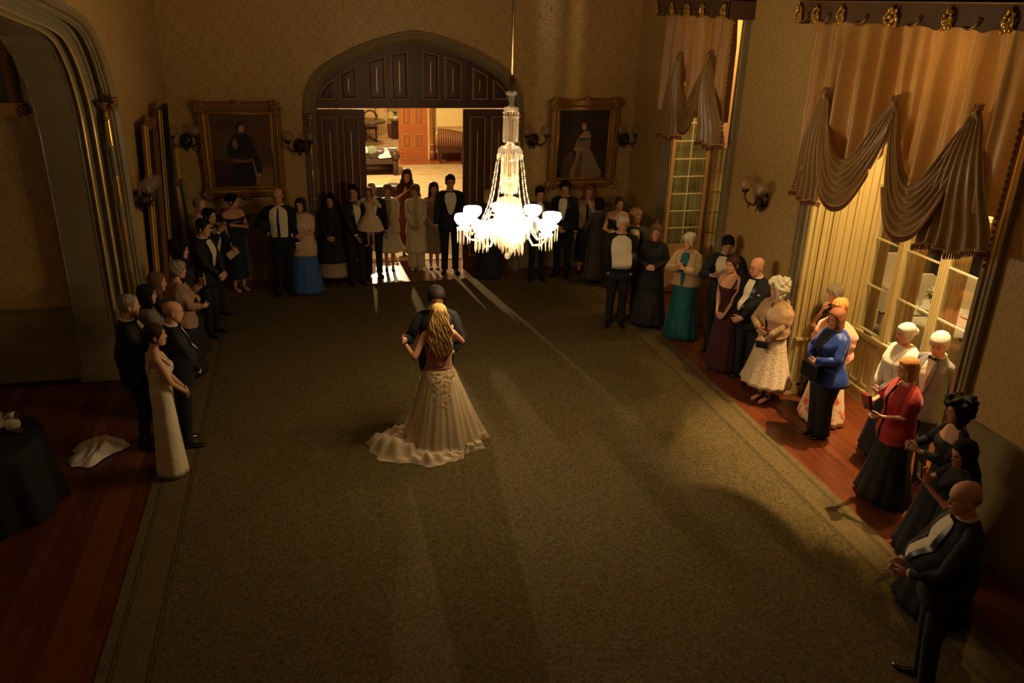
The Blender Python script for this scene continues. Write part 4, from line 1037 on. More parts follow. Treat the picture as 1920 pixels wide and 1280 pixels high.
# settee with a curved reeded back
t=thing('settee','brown settee with a sweeping curved back against the yellow hall wall','settee',(4.12,26.1,0))
b=MB(); n=22
for k in range(n):
    x=k*.075; h=.62+.36*math.cos(min(1,k/(n-1)*1.0)*PI*.5)**1.2 if True else 0; b.tube([(x,.42,.45),(x,.46,.45+(h-.45)*.5),(x,.50,h)],[.040,.040,.034],6)
b.build('reeded_back',mat('satinwood',(.26,.11,.05),.35),t,True)
MB().tube([(k*.075,.50,.635+.36*math.cos(k/(n-1)*PI*.5)**1.2) for k in range(n)],.028,7).build('top_rail',m_brownwood,t,True)
MB().box(-.03,1.65,-.02,.5,.36,.46).build('seat',m_dwood,t)
for (x,y) in ((.03,.03),(.03,.45),(1.6,.03),(1.6,.45)): MB().lathe([(.03,0),(.02,.05),(.035,.15),(.025,.2),(.045,.3),(.04,.36)],(x,y,0),8).build('leg',m_dwood,t,True)
b=MB(); b.tube([(-.03,.45,.45),(-.06,.47,.6),(-.05,.5,.8),(-.02,.5,.95),(.02,.5,.97)],[.03,.03,.04,.035,.02],7); b.build('gilt_scroll',m_gold,t,True)
t=thing('low_bench','dark low carved stool before the settee, right side of the hall view','stool',(4.75,25.9,.012))
MB().box(0,.6,-.3,.05,.22,.34).build('seat',m_dwood,t); 
for x in(.03,.57): MB().lathe([(.03,0),(.02,.08),(.035,.22)],(x,-.26,0),8).build('leg',m_dwood,t,True)
for x in(.03,.57): MB().lathe([(.03,0),(.02,.08),(.035,.22)],(x,0,0),8).build('leg',m_dwood,t,True)
# chesterfields
def tufted(b,x0,x1,z0,z1,y,thick,sgn):
    rows=[]
    for i in range(int((x1-x0)*40)+1):
        x=x0+i/40; row=[]
        for j in range(13):
            u=j/12; z=z0+(z1-z0)*min(1,u*1.25); yy=y-sgn*(.03*abs(math.sin(x*16+ (PI/2 if int(u*5)%2 else 0)))*abs(math.sin(u*PI*4)))
            if u>.8: a=(u-.8)/.2*PI; yy=y+sgn*thick*.5*(1-math.cos(a)); z=z1+thick*.5*math.sin(a)
            row.append((x,yy,z))
        rows.append(row)
    b.grid(rows)
def chester(name,label,loc,W,sgn):
    t=thing(name,label,'sofa',loc)
    b=MB(); tufted(b,0,W,.35,.66,.18 if sgn>0 else .62,.20,sgn); b.box(0,W,.2,.8,.08,.34) ; b.build('sofa_body',m_leather,t,True)
    MB().box(.16,W-.16,-.05 if sgn>0 else .3,.6,.34,.47).build('seat_cushion',m_leather,t)
    for x in (.08,W-.08):
        b=MB(); b.box(x-.07,x+.07,-.05,.8,.06,.52); b.tube([(x,-.07,.56),(x,.82,.56)],.12,14); b.tube([(x,-.08,.56),(x,-.095,.56)],[.10,.06],12); b.build('scroll_arm',m_leather,t,True)
    for x in (.08,W-.08):
        for y in (0,.75): MB().lathe([(.02,0),(.035,.04),(.03,.08)],(x,y,0),8).build('foot',m_brownwood,t,True)
    return t
chester('leather_sofa','dark leather chesterfield with throw and cushions, beyond the doors at left',(.55,24.3,.012),2.05,1)
crumple('throw_blanket','cream throw spread over the dark chesterfield','throw',(2.22,24.6,.50),.24,.30,.30,12,mat('cream_wool',(.80,.72,.58),.9,sheen=.4))
for (x,c_,lab) in ((1.62,(.75,.66,.45),'cream cushion with round motifs on the chesterfield'),(1.86,(.16,.20,.12),'dark green cushion on the chesterfield')):
    b=MB(); b.ell((0,0,.17),(.20,.09,.19),12,8); o=b.build('cushion',mat('cushion_%d'%int(x*100),c_,.8,bump=(30,.4)),None,True); o.location=(x,24.55,.48); tag(o,lab,'cushion')
t=thing('leather_sofa','dark tufted sofa seen from behind, nearest the doors','sofa',(.55,19.2,.012))
b=MB(); tufted(b,0,1.75,.1,.66,0,.2,1); b.box(0,1.75,.05,.8,.0,.4); b.build('sofa_body',m_leather,t,True)
for x in (.08,1.67): b=MB(); b.box(x-.07,x+.07,0,.85,.06,.52); b.tube([(x,-.02,.56),(x,.87,.56)],.12,12); b.build('scroll_arm',m_leather,t,True)
b=MB(); b.ell((0,0,.08),(.20,.12,.09),12,8); o=b.build('cushion',mat('cream_wool',(.8,.7,.5),.9),None,True); o.location=(1.95,19.75,.60); tag(o,'cream cushion perched on the nearest sofa arm','cushion')
t=thing('side_table','dark hall table carrying a white lantern, just inside the doors','table',(1.02,17.0,.012))
MB().box(0,.62,0,.35,.68,.72).build('tabletop',m_dwood,t)
for x in(.03,.59):
    for y in(.03,.32): MB().box(x-.02,x+.02,y-.02,y+.02,0,.68).build('leg',m_dwood,t)
t=thing('lantern','white lantern house on the dark hall table','lantern',(1.22,17.15,.732))
b=MB(); b.box(-.07,.07,-.06,.06,0,.16); b.prism([(-.08,.16),(.08,.16),(0,.24)],1,-.07,.07); b.build('house',mat('white_enamel',(.8,.76,.66),.5),t)
t=thing('tealight','small glowing candle glass on the dark hall table','candle',(1.48,17.12,.732))
MB().lathe([(.025,0),(.03,.07),(.027,.07),(.022,.01)],n=10).build('candle_glass',m_globe,t,True)
MB().ell((0,0,.05),(.012,.012,.03),8,6).build('flame',mat('candle_flame',(1,.9,.7),.5,emit=(1,.75,.4),es=25),t,True)
# far room: curtain, table, chair, plant
def patf(nt,b):
    p=geo_pos(nt); n=noise(nt,p,5,5,.7); nt.links.new(ramp(nt,n,[(.35,(.45,.25,.08)),(.5,(.75,.58,.28)),(.62,(.60,.42,.20)),(.75,(.35,.28,.16))]),b.inputs['Base Color'])
m_pat=mat('patterned_curtain_cloth',(.6,.4,.2),.7,build=patf)
hang('patterned_curtain',(1.2,31.6),(2.55,31.6),-.002,3.6,9,.05,m_pat,'gold patterned curtain in the far room, left part','curtain')
hang('patterned_curtain',(2.6,31.5),(3.02,31.5),-.002,3.6,4,.05,m_pat,'pale patterned curtain edge beside the plant stand','curtain')
t=thing('round_table','dark oval dining table in the far room','table',(2.05,30.3,.012))
MB().lathe([(.0,.72),(.75,.72),(.80,.75),(.78,.78),(.0,.78)],n=28).build('tabletop',m_dwood,t,True)
MB().lathe([(.05,.05),(.06,.3),(.10,.5),(.05,.72)],n=10).build('pedestal',m_dwood,t,True)
for a in (0.3,2.4,4.5): MB().tube([(0,0,.22),(.3*math.cos(a),.3*math.sin(a),.14),(.5*math.cos(a),.5*math.sin(a),.03)],[.05,.04,.035],7).build('leg',m_dwood,t,True)
t=thing('balloon_back_chair','dark chair with a round upholstered back at the far table','chair',(2.35,31.0,.012))
MB().box(-.22,.22,-.22,.22,.40,.48).build('seat',m_dwood,t)
b=MB(); b.tube([(.24*math.cos(a),.20,.78+.24*math.sin(a)) for a in np.linspace(0,2*PI,17)],.03,7); b.build('back_hoop',m_dwood,t,True)
MB().ell((0,.20,.78),(.20,.025,.20),14,6).build('back_pad',mat('gold_seat_cloth',(.55,.36,.14),.7),t,True)
for x in(-.18,.18):
    for y in(-.18,.18): MB().box(x-.02,x+.02,y-.02,y+.02,0,.40).build('leg',m_dwood,t)
t=thing('plant_stand','dark pedestal stand in the far room','stand',(3.27,31.2,.012))
MB().box(-.16,.16,-.16,.16,0,.10).build('base',m_dwood,t); MB().box(-.13,.13,-.13,.13,.1,.62).build('column',m_dwood,t); MB().box(-.18,.18,-.18,.18,.62,.66).build('top',m_dwood,t)
t=thing('potted_plant','green leafy plant in a white pot on the pedestal stand','plant',(3.27,31.2,.672))
MB().lathe([(.0,0),(.07,0),(.11,.16),(.095,.16),(.06,.02)],n=12).build('pot',mat('white_enamel',(.8,.76,.66),.5),t,True)
b=MB()
for k in range(22):
    a=k*2.4; L=.16+.10*((k*7)%5)/5; d=np.array([math.cos(a),math.sin(a)]); w_=np.array([-d[1],d[0]])*.035
    p=[(0,0,.15),(*(d*L*.5+w_),.15+L*.8),(*(d*L),.16+L*.7),(*(d*L*.5-w_),.15+L*.8)]; b.add(p,[(0,1,2,3)])
tag(b.build('leaves',mat('plant_leaf',(.10,.22,.05),.5),t),kind='stuff')
# ================================================================== MARQUEE DINING FURNITURE
m_cover=mat('cream_chair_cover',(.80,.70,.50),.8); m_wcloth=mat('white_tablecloth',(.85,.80,.68),.7)
t=thing('dining_table','dining table beyond the window glass','table',(8.85,9.38,0))
MB().box(-.6,.6,-.6,.6,.70,.735).build('tabletop',m_dwood,t)
for x in(-.5,.5):
    for y in(-.5,.5): MB().box(x-.03,x+.03,y-.03,y+.03,0,.70).build('leg',m_dwood,t)
t.rotation_euler=(0,0,R_(20))
rows=[]
for q,z in ((0,.742),(.5,.742),(1.0,.742),(1.02,.72),(1.05,.45),(1.07,.10)):
    row=[]
    for i in range(65):
        a=2*PI*i/64; c_,s_=math.cos(a),math.sin(a); m_=max(abs(c_),abs(s_)); e=.62*q; rr=e/m_ if q>0 else 0; rr=min(rr,e*1.30); w_=.02*math.sin(16*a)*max(0,(.72-z)/.6); row.append(((rr+w_)*c_,(rr+w_)*s_,z))
    rows.append(row)
b=MB(); b.grid(rows); o=b.build('tablecloth',m_wcloth,None,True); o.location=(8.85,9.38,0); o.rotation_euler=(0,0,R_(20)); tag(o,'long white cloth on the dining table seen through the window','tablecloth')
def cover_chair(label,x,y,rz,m=m_cover):
    t=thing('covered_chair',label,'chair',(x,y,0),rz)
    b=MB(); b.prism([(-.22,.02),(.22,.02),(.20,.46),(-.20,.46)],1,-.20,.20); b.build('seat_cover',m,t)
    b=MB(); b.prism([(-.20,.46),(.20,.46),(.215,.92),(.12,.98),(-.12,.98),(-.215,.92)],1,.14,.21); b.build('back_cover',m,t)
    for sx in(-1,1):
        for sy in(-1,1): MB().box(sx*.18-.012,sx*.18+.012,sy*.16-.012,sy*.16+.012,0,.03).build('leg',m_bronze,t)
    return t
cover_chair('cream covered chair farthest out, seen through the second window light',9.72,11.6,R_(-10))
cover_chair('cream covered chair just behind the flower table',9.42,10.45,R_(-15))
cover_chair('cream covered chair seen high in the third window light',9.95,10.25,R_(-60))
cover_chair('cream covered chair low in the third window light, right of the table',9.85,9.35,R_(-85))
ck=cover_chair('olive grey covered chair low in the leftmost window light',8.0,9.95,R_(100),mat('olive_chair_cover',(.30,.26,.17),.8))
cover_chair('cream covered chair wearing the black jacket',8.38,10.62,R_(25))
b=MB(); b.tube([(-.26,.17,.90),(0,.17,1.02),(.26,.17,.90)],[.05,.09,.05],10,flat=.8); b.prism([(-.28,.35),(.28,.35),(.25,.95),(-.25,.95)],1,.10,.245); o=b.build('jacket',mat('black_wool',(.012,.012,.013),.8),None,False); o.location=(8.38,10.62,0); o.rotation_euler=(0,0,R_(25)); smooth_by_angle(o,50); tag(o,'black jacket hung over a covered chair beyond the glass','jacket')
t=thing('rose_vase','glass vase of white roses and green leaves on the dining table','flowers',(8.80,9.55,.745))
MB().lathe([(.0,0),(.05,.0),(.055,.06),(.04,.14),(.05,.2),(.044,.2),(.034,.14),(.048,.06),(.0,.01)],n=14).build('vase',m_globe,t,True)
rr=np.random.default_rng(4); m_rose=mat('white_rose',(.90,.86,.66),.7,bump=(60,.6))
for k in range(9):
    a=k*2.4; R1=.04+.11*(k/9)**.6; c_=(R1*math.cos(a),R1*math.sin(a),.36-.5*R1+.03*(k%3)); b=MB(); b.ell(c_,(.052,.052,.045),9,6); b.ell((c_[0],c_[1],c_[2]+.02),(.03,.03,.03),7,5); b.build('rose',m_rose,t,True)
b=MB()
for k in range(40):
    a=k*2.4; L=.12+.08*rr.random(); d=np.array([math.cos(a),math.sin(a)]); w_=np.array([-d[1],d[0]])*.03; z=.20+.10*rr.random()
    b.add([(d[0]*.03,d[1]*.03,z),(*(d*L*.6+w_),z+.05),(*(d*L),z+.0-.05*rr.random()),(*(d*L*.6-w_),z+.05)],[(0,1,2,3)])
tag(b.build('leaves',mat('rose_leaf',(.10,.26,.05),.5),t),kind='stuff')
for k,(x,y) in enumerate(((8.50,9.08),(8.50,9.60),(9.2,9.3))):
    o=MB().lathe([(.0,0),(.08,.0),(.13,.018),(.132,.024),(.08,.008),(.0,.008)],n=20).build('dinner_plate',mat('white_china',(.85,.8,.7),.2),None,True); o.location=(x,y,.745); tag(o,('white dinner plate at the near corner of the dining table','white dinner plate at the left side of the dining table','white dinner plate at the right side of the dining table')[k],'plate','place settings on the dining table')
for k,(x,y) in enumerate(((8.62,9.66),(8.58,9.80),(8.98,9.72),(8.62,9.30))):
    o=MB().lathe([(.03,0),(.006,.01),(.006,.08),(.035,.11),(.038,.18),(.035,.18),(.03,.11),(.0,.09)],n=12).build('wine_glass',m_globe,None,True); o.location=(x,y,.745); tag(o,('stemmed glass left of the roses','stemmed glass at the far left of the dining table','stemmed glass behind the roses','stemmed glass in front of the dinner plates')[k],'glass','glasses on the dining table')
# ================================================================== PEOPLE
def skinm(n,c): return mat(n,c,.55,spec=.35)
SKIN={'a':skinm('skin_fair',(.62,.34,.21)),'b':skinm('skin_tan',(.50,.26,.15)),'c':skinm('skin_rosy',(.64,.32,.20))}
def cloth(name,c,rough=.75,sheen=.15,bump=(10,.55),spec=.3): return mat(name,c,rough,sheen=sheen,bump=bump,spec=spec)
m_blk=cloth('black_wool',(.0045,.0045,.005),.85,0,spec=.12); m_navy=cloth('navy_wool',(.006,.008,.014),.8,0,spec=.15)
m_satin=mat('black_satin',(.006,.006,.006),.4,spec=.35); m_shirt=cloth('ivory_shirt',(.74,.66,.48),.7); m_shoe=mat('polished_black_shoe',(.008,.008,.008),.2,spec=.6)
m_lip=mat('lip',(.38,.08,.06),.5); m_eye=mat('eye_white',(.70,.62,.55),.3); m_iris=mat('iris_dark',(.03,.02,.012),.2)
def hairf(c):
    def f(nt,b):
        p=N(nt,'ShaderNodeTexCoord').outputs['Object']; mp=N(nt,'ShaderNodeMapping'); mp.inputs['Scale'].default_value=(95,95,11); nt.links.new(p,mp.inputs[0]); n=noise(nt,mp.outputs[0],1,3,.6)
        nt.links.new(mixc(nt,n,tuple(x*.45 for x in c),tuple(min(1,x*1.45) for x in c)),b.inputs['Base Color'])
        bp=N(nt,'ShaderNodeBump'); bp.inputs['Strength'].default_value=.7; bp.inputs['Distance'].default_value=.006; nt.links.new(n,bp.inputs['Height']); nt.links.new(bp.outputs[0],b.inputs['Normal'])
    return f
def hairm(n,c): return mat(n,c,.55,spec=.12,build=hairf(c))
HAIR={'brown':hairm('brown_hair',(.055,.028,.014)),'dark':hairm('dark_hair',(.016,.010,.007)),'blonde':hairm('blonde_hair',(.42,.25,.10)),'gold':hairm('golden_hair',(.55,.34,.12)),
'grey':hairm('grey_hair',(.30,.26,.21)),'white':hairm('white_hair',(.72,.66,.55)),'auburn':hairm('auburn_hair',(.20,.075,.03)),'ginger':hairm('ginger_hair',(.50,.20,.055)),'light':hairm('light_brown_hair',(.17,.095,.045))}
def nrm(v):
    v=np.array(v,float); L=np.linalg.norm(v); return v/(L if L>1e-9 else 1)
def rotm(ax,a):
    return np.array(Matrix.Rotation(a,3,Vector(ax)))
def rings_loft(b,rings,n=24,fold=None,cap=True):
    # rings: (cx,cy,cz,rx,ry[,power])
    v=[];k=len(rings)
    for i,r in enumerate(rings):
        pw=r[5] if len(r)>5 else 1.0
        for j in range(n):
            a=2*PI*j/n; ca,sa=math.cos(a),math.sin(a); x=abs(ca)**pw*(1 if ca>0 else -1); y=abs(sa)**pw*(1 if sa>0 else -1); f=fold(i/(k-1),a) if fold else 1
            v.append((r[0]+r[3]*x*f,r[1]+r[4]*y*f,r[2]))
    f=[(i*n+j,i*n+(j+1)%n,(i+1)*n+(j+1)%n,(i+1)*n+j) for i in range(k-1) for j in range(n)]
    if cap: f.append(list(range(n))[::-1]); f.append([(k-1)*n+j for j in range(n)])
    return b.add(v,f)
def remesh(b,vox):
    me=bpy.data.meshes.new('tmp'); me.from_pydata([tuple(map(float,v)) for v in b.v],[],[tuple(f) for f in b.f]); me.update()
    o=bpy.data.objects.new('tmp',me); col.objects.link(o)
    m=o.modifiers.new('r','REMESH'); m.mode='VOXEL'; m.voxel_size=vox; m.adaptivity=vox*.3
    s=o.modifiers.new('s','SMOOTH'); s.iterations=3; s.factor=.5
    dg=bpy.context.evaluated_depsgraph_get(); dg.update(); ev=o.evaluated_get(dg); m2=ev.to_mesh()
    V=[tuple(v.co) for v in m2.vertices]; F=[tuple(p.vertices) for p in m2.polygons]; ev.to_mesh_clear()
    bpy.data.objects.remove(o); bpy.data.meshes.remove(me)
    return V,F
# head surface: t 0 (chin) .. 1 (crown), a angle (90 deg = face)
HT=np.array([0,.04,.12,.22,.34,.46,.58,.70,.82,.91,.97,1.0])
HRX=np.array([.018,.034,.050,.058,.064,.069,.073,.0745,.068,.052,.031,.004]); HRY=np.array([.020,.034,.050,.064,.080,.090,.095,.095,.086,.066,.040,.004])
HCY=np.array([.052,.045,.034,.022,.008,.0,-.004,-.006,-.010,-.014,-.016,-.018])
def headpt(t,a,off=0,face=True,fem=False):
    rx=np.interp(t,HT,HRX)+off; ry=np.interp(t,HT,HRY)+off; cy=np.interp(t,HT,HCY)
    if fem and t<.3: rx*=.93
    x=rx*math.cos(a); y=cy+ry*math.sin(a); z=.232*t+off*(t-.5)*1.6
    if face:
        d=(a-PI/2+PI)%(2*PI)-PI
        y+= .019*math.exp(-(d/.13)**2)*math.exp(-((t-.375)/.055)**2)+.010*math.exp(-(d/.10)**2)*math.exp(-((t-.46)/.07)**2) # nose
        y+= .005*math.exp(-(d/.34)**2)*math.exp(-((t-.235)/.035)**2)  # lips
        y+= .006*math.exp(-(d/.3)**2)*math.exp(-((t-.09)/.06)**2)  # chin
        y+= .004*math.exp(-(d/.6)**2)*math.exp(-((t-.59)/.04)**2)  # brow
        for s in(-1,1): y-= .010*math.exp(-((d-s*.42)/.20)**2)*math.exp(-((t-.50)/.045)**2) # sockets
    return np.array([x,y,z])
def head_mesh(b,X,fem=False,n=30,k=26):
    ts=np.concatenate([np.linspace(0,.62,18),np.linspace(.68,1,8)]); rows=[]
    angs=sorted([ (PI/2+u) for u in list(np.linspace(-PI,PI,n,endpoint=False))])
    # finer in the face
    angs=[PI/2+s*PI*(abs(q)**1.35) for q in np.linspace(-1,1,n,endpoint=False) for s in [1 if q>0 else -1]]
    for t in ts: rows.append([X(headpt(t,a,0,True,fem)) for a in angs])
    b.grid(rows,True); base=len(b.v); m=len(angs)
    b.f.append([base-m+j for j in range(m)]); b.fm.append(b.m); b.f.append([base-m*len(ts)+j for j in range(m)][::-1]); b.fm.append(b.m)
    for s in(-1,1): # ears
        R3=rotm((0,0,1),s*.35); v=[]
        eb=MB(); eb.ell((s*.074,-.008,.232*.44),(.010,.019,.031),8,6,R3); eb.ell((s*.079,-.006,.232*.46),(.006,.012,.020),6,5,R3)
        b.add([X(np.array(p)) for p in eb.v],eb.f)
def hand_mesh(b,wr,d,n_,side,curl=.5,spread=.06,S=1.0,thumb=.6):
    # wr wrist point, d finger direction, n_ palm normal (towards which fingers curl), side=+1/-1 (thumb side)
    d=nrm(d); n_=nrm(np.array(n_)-d*np.dot(n_,d)); t=np.cross(d,n_)*side
    fr=np.array([t,d,n_]).T
    # palm as loft of rounded rings
    v=[];ks=[(0,.027,.018),(.03,.034,.017),(.06,.040,.015),(.088,.041,.012),(.098,.036,.008)]; m=10
    for u,rx,rz in ks:
        for j in range(m):
            a=2*PI*j/m; v.append(wr+S*(d*u+t*rx*math.cos(a)+n_*rz*math.sin(a)))
    f=[(i*m+j,i*m+(j+1)%m,(i+1)*m+(j+1)%m,(i+1)*m+j) for i in range(len(ks)-1) for j in range(m)]; f.append(list(range(m))[::-1]); f.append([(len(ks)-1)*m+j for j in range(m)])
    b.add(v,f)
    for i,(off,L) in enumerate(((.029,.072),(.010,.080),(-.010,.074),(-.028,.058))):
        p=wr+S*(d*.085+t*off); c1=curl*(.7+.12*i); dd=nrm(d+t*spread*(off/.03)); seg=[p]; ang=0
        for q,l in enumerate((.45,.32,.23)):
            ang+=c1*(.9 if q else .6); di=dd*math.cos(ang)+n_*math.sin(ang); p=p+S*di*L*l; seg.append(p)
        b.tube(seg,[S*.0092,S*.0086,S*.0078,S*.0055],7)
    p=wr+S*(d*.028+t*.026); di=nrm(d*.75+t*.75+n_*.25*thumb); p1=p+S*di*.035; di2=nrm(d*.95+t*.25+n_*.5*thumb); p2=p1+S*di2*.03; p3=p2+S*nrm(di2+n_*.3*thumb)*.022
    b.tube([p-S*di*.01,p,p1,p2,p3],[S*.010,S*.0125,S*.011,S*.0095,S*.006],7)
ARM={'down':((.25,.05,.83),(.0,-1,0)),'clasp':((.055,.235,.96),(.8,-.5,-.2)),'clasphi':((.05,.25,1.10),(.9,-.3,-.3)),'clasplow':((.055,.19,.86),(.8,-.4,0)),'pocket':((.17,.05,.86),(1,-.6,0)),'hip':((.175,.03,1.03),(1,-.35,-.1)),
 'behind':((.07,-.19,.92),(.9,-.7,0)),'phone':((.07,.33,1.36),(.7,.1,-1)),'clap':((.045,.30,1.25),(.9,0,-.8)),'chin':((.03,.17,1.42),(.4,.2,-1)),'fold':((-.06,.20,1.13),(.9,.1,-.5)),'hold':((.14,.28,1.10),(.8,-.2,-.6)),'lowhold':((.12,.22,.95),(.8,-.4,-.2))}
def ik(S,T,l1,l2,hint):
    S=np.array(S,float);T=np.array(T,float); v=T-S; D=np.linalg.norm(v); D2=min(D,(l1+l2)*.995); u=v/D; T=S+u*D2
    a=(l1*l1-l2*l2+D2*D2)/(2*D2); h=math.sqrt(max(0,l1*l1-a*a)); hp=np.array(hint,float); hp-=u*np.dot(hp,u); hp=nrm(hp)
    return S+u*a+hp*h,T
HEADS={}
def person(label,x,y,face,h=1.72,sex='f',w=1.0,skin='a',hair='short',hc='brown',outfit='tux',cols=None,arms=('clasp','clasp'),head=(0,0),lean=0,leanx=0,legs=None,opt=None,z=0.0,cat='person',group=None):
    """face: compass angle in degrees of the facing direction, 0 = +Y (away), 90 = -X, 180 = towards the camera, 270/-90 = +X"""
    opt=opt or {}; S=h/1.75; cols=cols or {}
    root=thing('person',label,cat,(x,y,z),R_(face),group)
    fem=sex=='f'; sw=(.160 if fem else .185)*(.6+.4*w); neckr=.046 if fem else .058
    HIP=np.array([0,0,.93]); Ml=rotm((1,0,0),R_(-lean))@rotm((0,1,0),R_(leanx))
    def U(p): # upper body transform (lean about hips) then scale
        p=np.array(p,float)
        if p[2]>.93: p=HIP+Ml@(p-HIP)
        return p*S
    def UL(P): return [tuple(U(p)) for p in P]
    belly=opt.get('belly',0.0); bust=.028 if fem else 0
    # torso rings (z, cy, rx, ry) unscaled
    TR=[(.78,0,.150,.105),(.86,0,.168,.118),(.94,0,.166,.118),(1.02,belly*.3,.145+belly*.3,.104+belly*.6),(1.09,belly*.5,.136+belly*.4,.100+belly*.9),(1.17,.004+belly*.4,.142+belly*.3,.106+belly*.7),(1.25,.010+bust*.4,.154,.116+bust*.6),(1.31,.006+bust*.4,.160,.114+bust*.5),(1.37,-.004,.165,.100),(1.42,-.012,.150,.080),(1.455,-.015,.105,.062),(1.485,-.012,.060,.052)]
    if not fem: TR=[(z_,c,rx*(1.10 if z_>1.2 else (1.03 if z_>1.0 else .98)),ry*1.03) for z_,c,rx,ry in TR]
    TR=[(z_,c,rx*w,ry*(.4+.6*w)*(1.0)) for z_,c,rx,ry in TR]
    TZ=[r[0] for r in TR]
    def tor(z_,a,off=0):
        c=np.interp(z_,TZ,[r[1] for r in TR]);rx=np.interp(z_,TZ,[r[2] for r in TR])+off;ry=np.interp(z_,TZ,[r[3] for r in TR])+off
        return (rx*math.cos(a),c+ry*math.sin(a),z_)
    SH=[np.array([s*sw*.98,-.012,1.405]) for s in(-1,1)]
    arms_=[]
    for i,s in enumerate((-1,1)): # 0 = left (-x), 1 = right (+x)
        A=arms[i]
        if isinstance(A,str): tgt,hint=ARM[A]; tgt=(tgt[0]*s,tgt[1]+belly*.6,tgt[2]); hint=(hint[0]*s,hint[1],hint[2])
        else: tgt,hint=A[0],A[1]
        el,wr=ik(SH[i],tgt,.285,.255,hint); arms_.append((SH[i],el,wr))
    HO=opt.get('hands',tuple('none' if (isinstance(A,str) and A=='pocket') else 'auto' for A in arms))
    opt=dict(opt); opt['_ho']=HO
    # ---- head transform
    yaw,pit=head; neck_top=np.array([0,.004,1.515]); Rh=rotm((0,0,1),R_(yaw))@rotm((1,0,0),R_(-pit))@rotm((0,1,0),R_(opt.get('tilt',0)))
    def X(p): 
        q=Rh@(np.array(p,float)*1.0-np.array([0,-.01,.05]))+np.array([0,.0,.05]); return tuple(U(q*1.05+np.array([0,.012,1.508 if fem else 1.514])))
    # ---- skin body
    bare=opt.get('bare',False); B=MB(); arm_r=(.046,.038,.030,.024) if fem else (.052,.044,.036,.027)
    rings=[(0,c,z_,rx,ry) for z_,c,rx,ry in TR]; 
    cl=not bare; rings=[(0,c,z_,rx*(.93 if cl else 1),ry*(.93 if cl else 1)) for _,c,z_,rx,ry in rings]; tb=MB(); rings_loft(tb,rings,20); tb.v=UL(tb.v)
    B.add(tb.v,tb.f)
    lb=opt.get('legspread',.09 if not fem else .075)
    LEG=legs or [((-lb,0,.90),(-lb*1.02,.02,.49),(-lb*1.1,-.02,.085)),((lb,0,.90),(lb*1.02,.02,.49),(lb*1.1,-.02,.085))]
    if opt.get('skinlegs',True):
        for L in LEG:
            a,k,f_=[np.array(q)*S for q in L]; B.cap(a,k,.078*S*(.5+.5*w),.050*S,8,2); B.cap(k,f_,.050*S,.033*S,8,2)
    for i,s in enumerate((-1,1)):
        a,e,wv=[U(q) for q in arms_[i]]; B.cap(a+(e-a)*(.16 if cl and opt.get('sleeves',1) else 0),e,arm_r[0]*S*(.9 if cl else 1.05),arm_r[1]*S,9,2); B.cap(e,wv,arm_r[2]*S*1.06,arm_r[3]*S,9,2)
    B.cap(U((0,-.018,1.43)),U((0,.006,1.56)),neckr*1.15*S,neckr*S,10,2)
    if bare:
        for s in(-1,1): B.cap(U((s*.03,-.014,1.455)),U((s*sw*.96,-.012,1.408)),.040*S,.047*S,9,2)
        V,F=remesh(B,.0105 if bare!=2 else .009)
    else: V,F=remesh(B,.018)
    B=MB(); B.add(V,F); head_mesh(B,X,fem)
    for i,s in enumerate((-1,1)):
        if HO[i]=='none': continue
        a,e,wv=[U(q) for q in arms_[i]]; fd=nrm(wv-e)
        if HO[i]=='auto':
            A=arms[i]
            if A in('clasp','clasphi','clasplow'): d=nrm(fd*.35+np.array([-s*.9,.25,-.25])); n_=(0,-1,.15); cu=.55
            elif A in('clap',): d=nrm(fd*.3+np.array([-s*.35,.2,.8])); n_=(-s,0,0); cu=.12
            elif A=='chin': d=nrm(np.array([-s*.2,-.1,1])); n_=(0,-1,0); cu=.9
            elif A=='phone': d=nrm(np.array([-s*.25,.1,1])); n_=(-s*.7,-.5,0); cu=.75
            elif A=='fold': d=nrm(fd+np.array([0,0,.1])); n_=(0,-1,0); cu=.3
            elif A=='hip': d=nrm(np.array([-s*.5,.55,-.5])); n_=(-s,-.6,0); cu=.4
            else: d=fd; n_=(-s,.1,0); cu=.35
        else: d,n_,cu=HO[i]
        hs=np.cross(nrm(d),nrm(n_)); sd=1 if np.dot(hs,np.array([0,.5,1.0])+np.array([-s*.3,0,0]))>0 else -1
        if opt.get('thumb'): sd=opt['thumb'][i]
        hand_mesh(B,wv-nrm(d)*.008,d,n_,sd,cu,S=S*(.94 if fem else 1.04))
    if opt.get('barefeet'):
        for L in LEG:
            f_=np.array(L[2])*S; b2=MB(); rings_loft(b2,[(0,-.055,0,.024,.02),(0,-.05,.03,.030,.026)],8)
            B.tube([f_+np.array([0,-.045,-.055])*S,f_+np.array([0,-.01,-.045])*S,f_+np.array([0,.07,-.055])*S,f_+np.array([0,.14,-.068])*S,f_+np.array([0,.175,-.075])*S],[.020*S,.034*S,.034*S,.040*S,.022*S],9,flat=.62)
    obj('body',B.v,B.f,SKIN[skin],root,True)
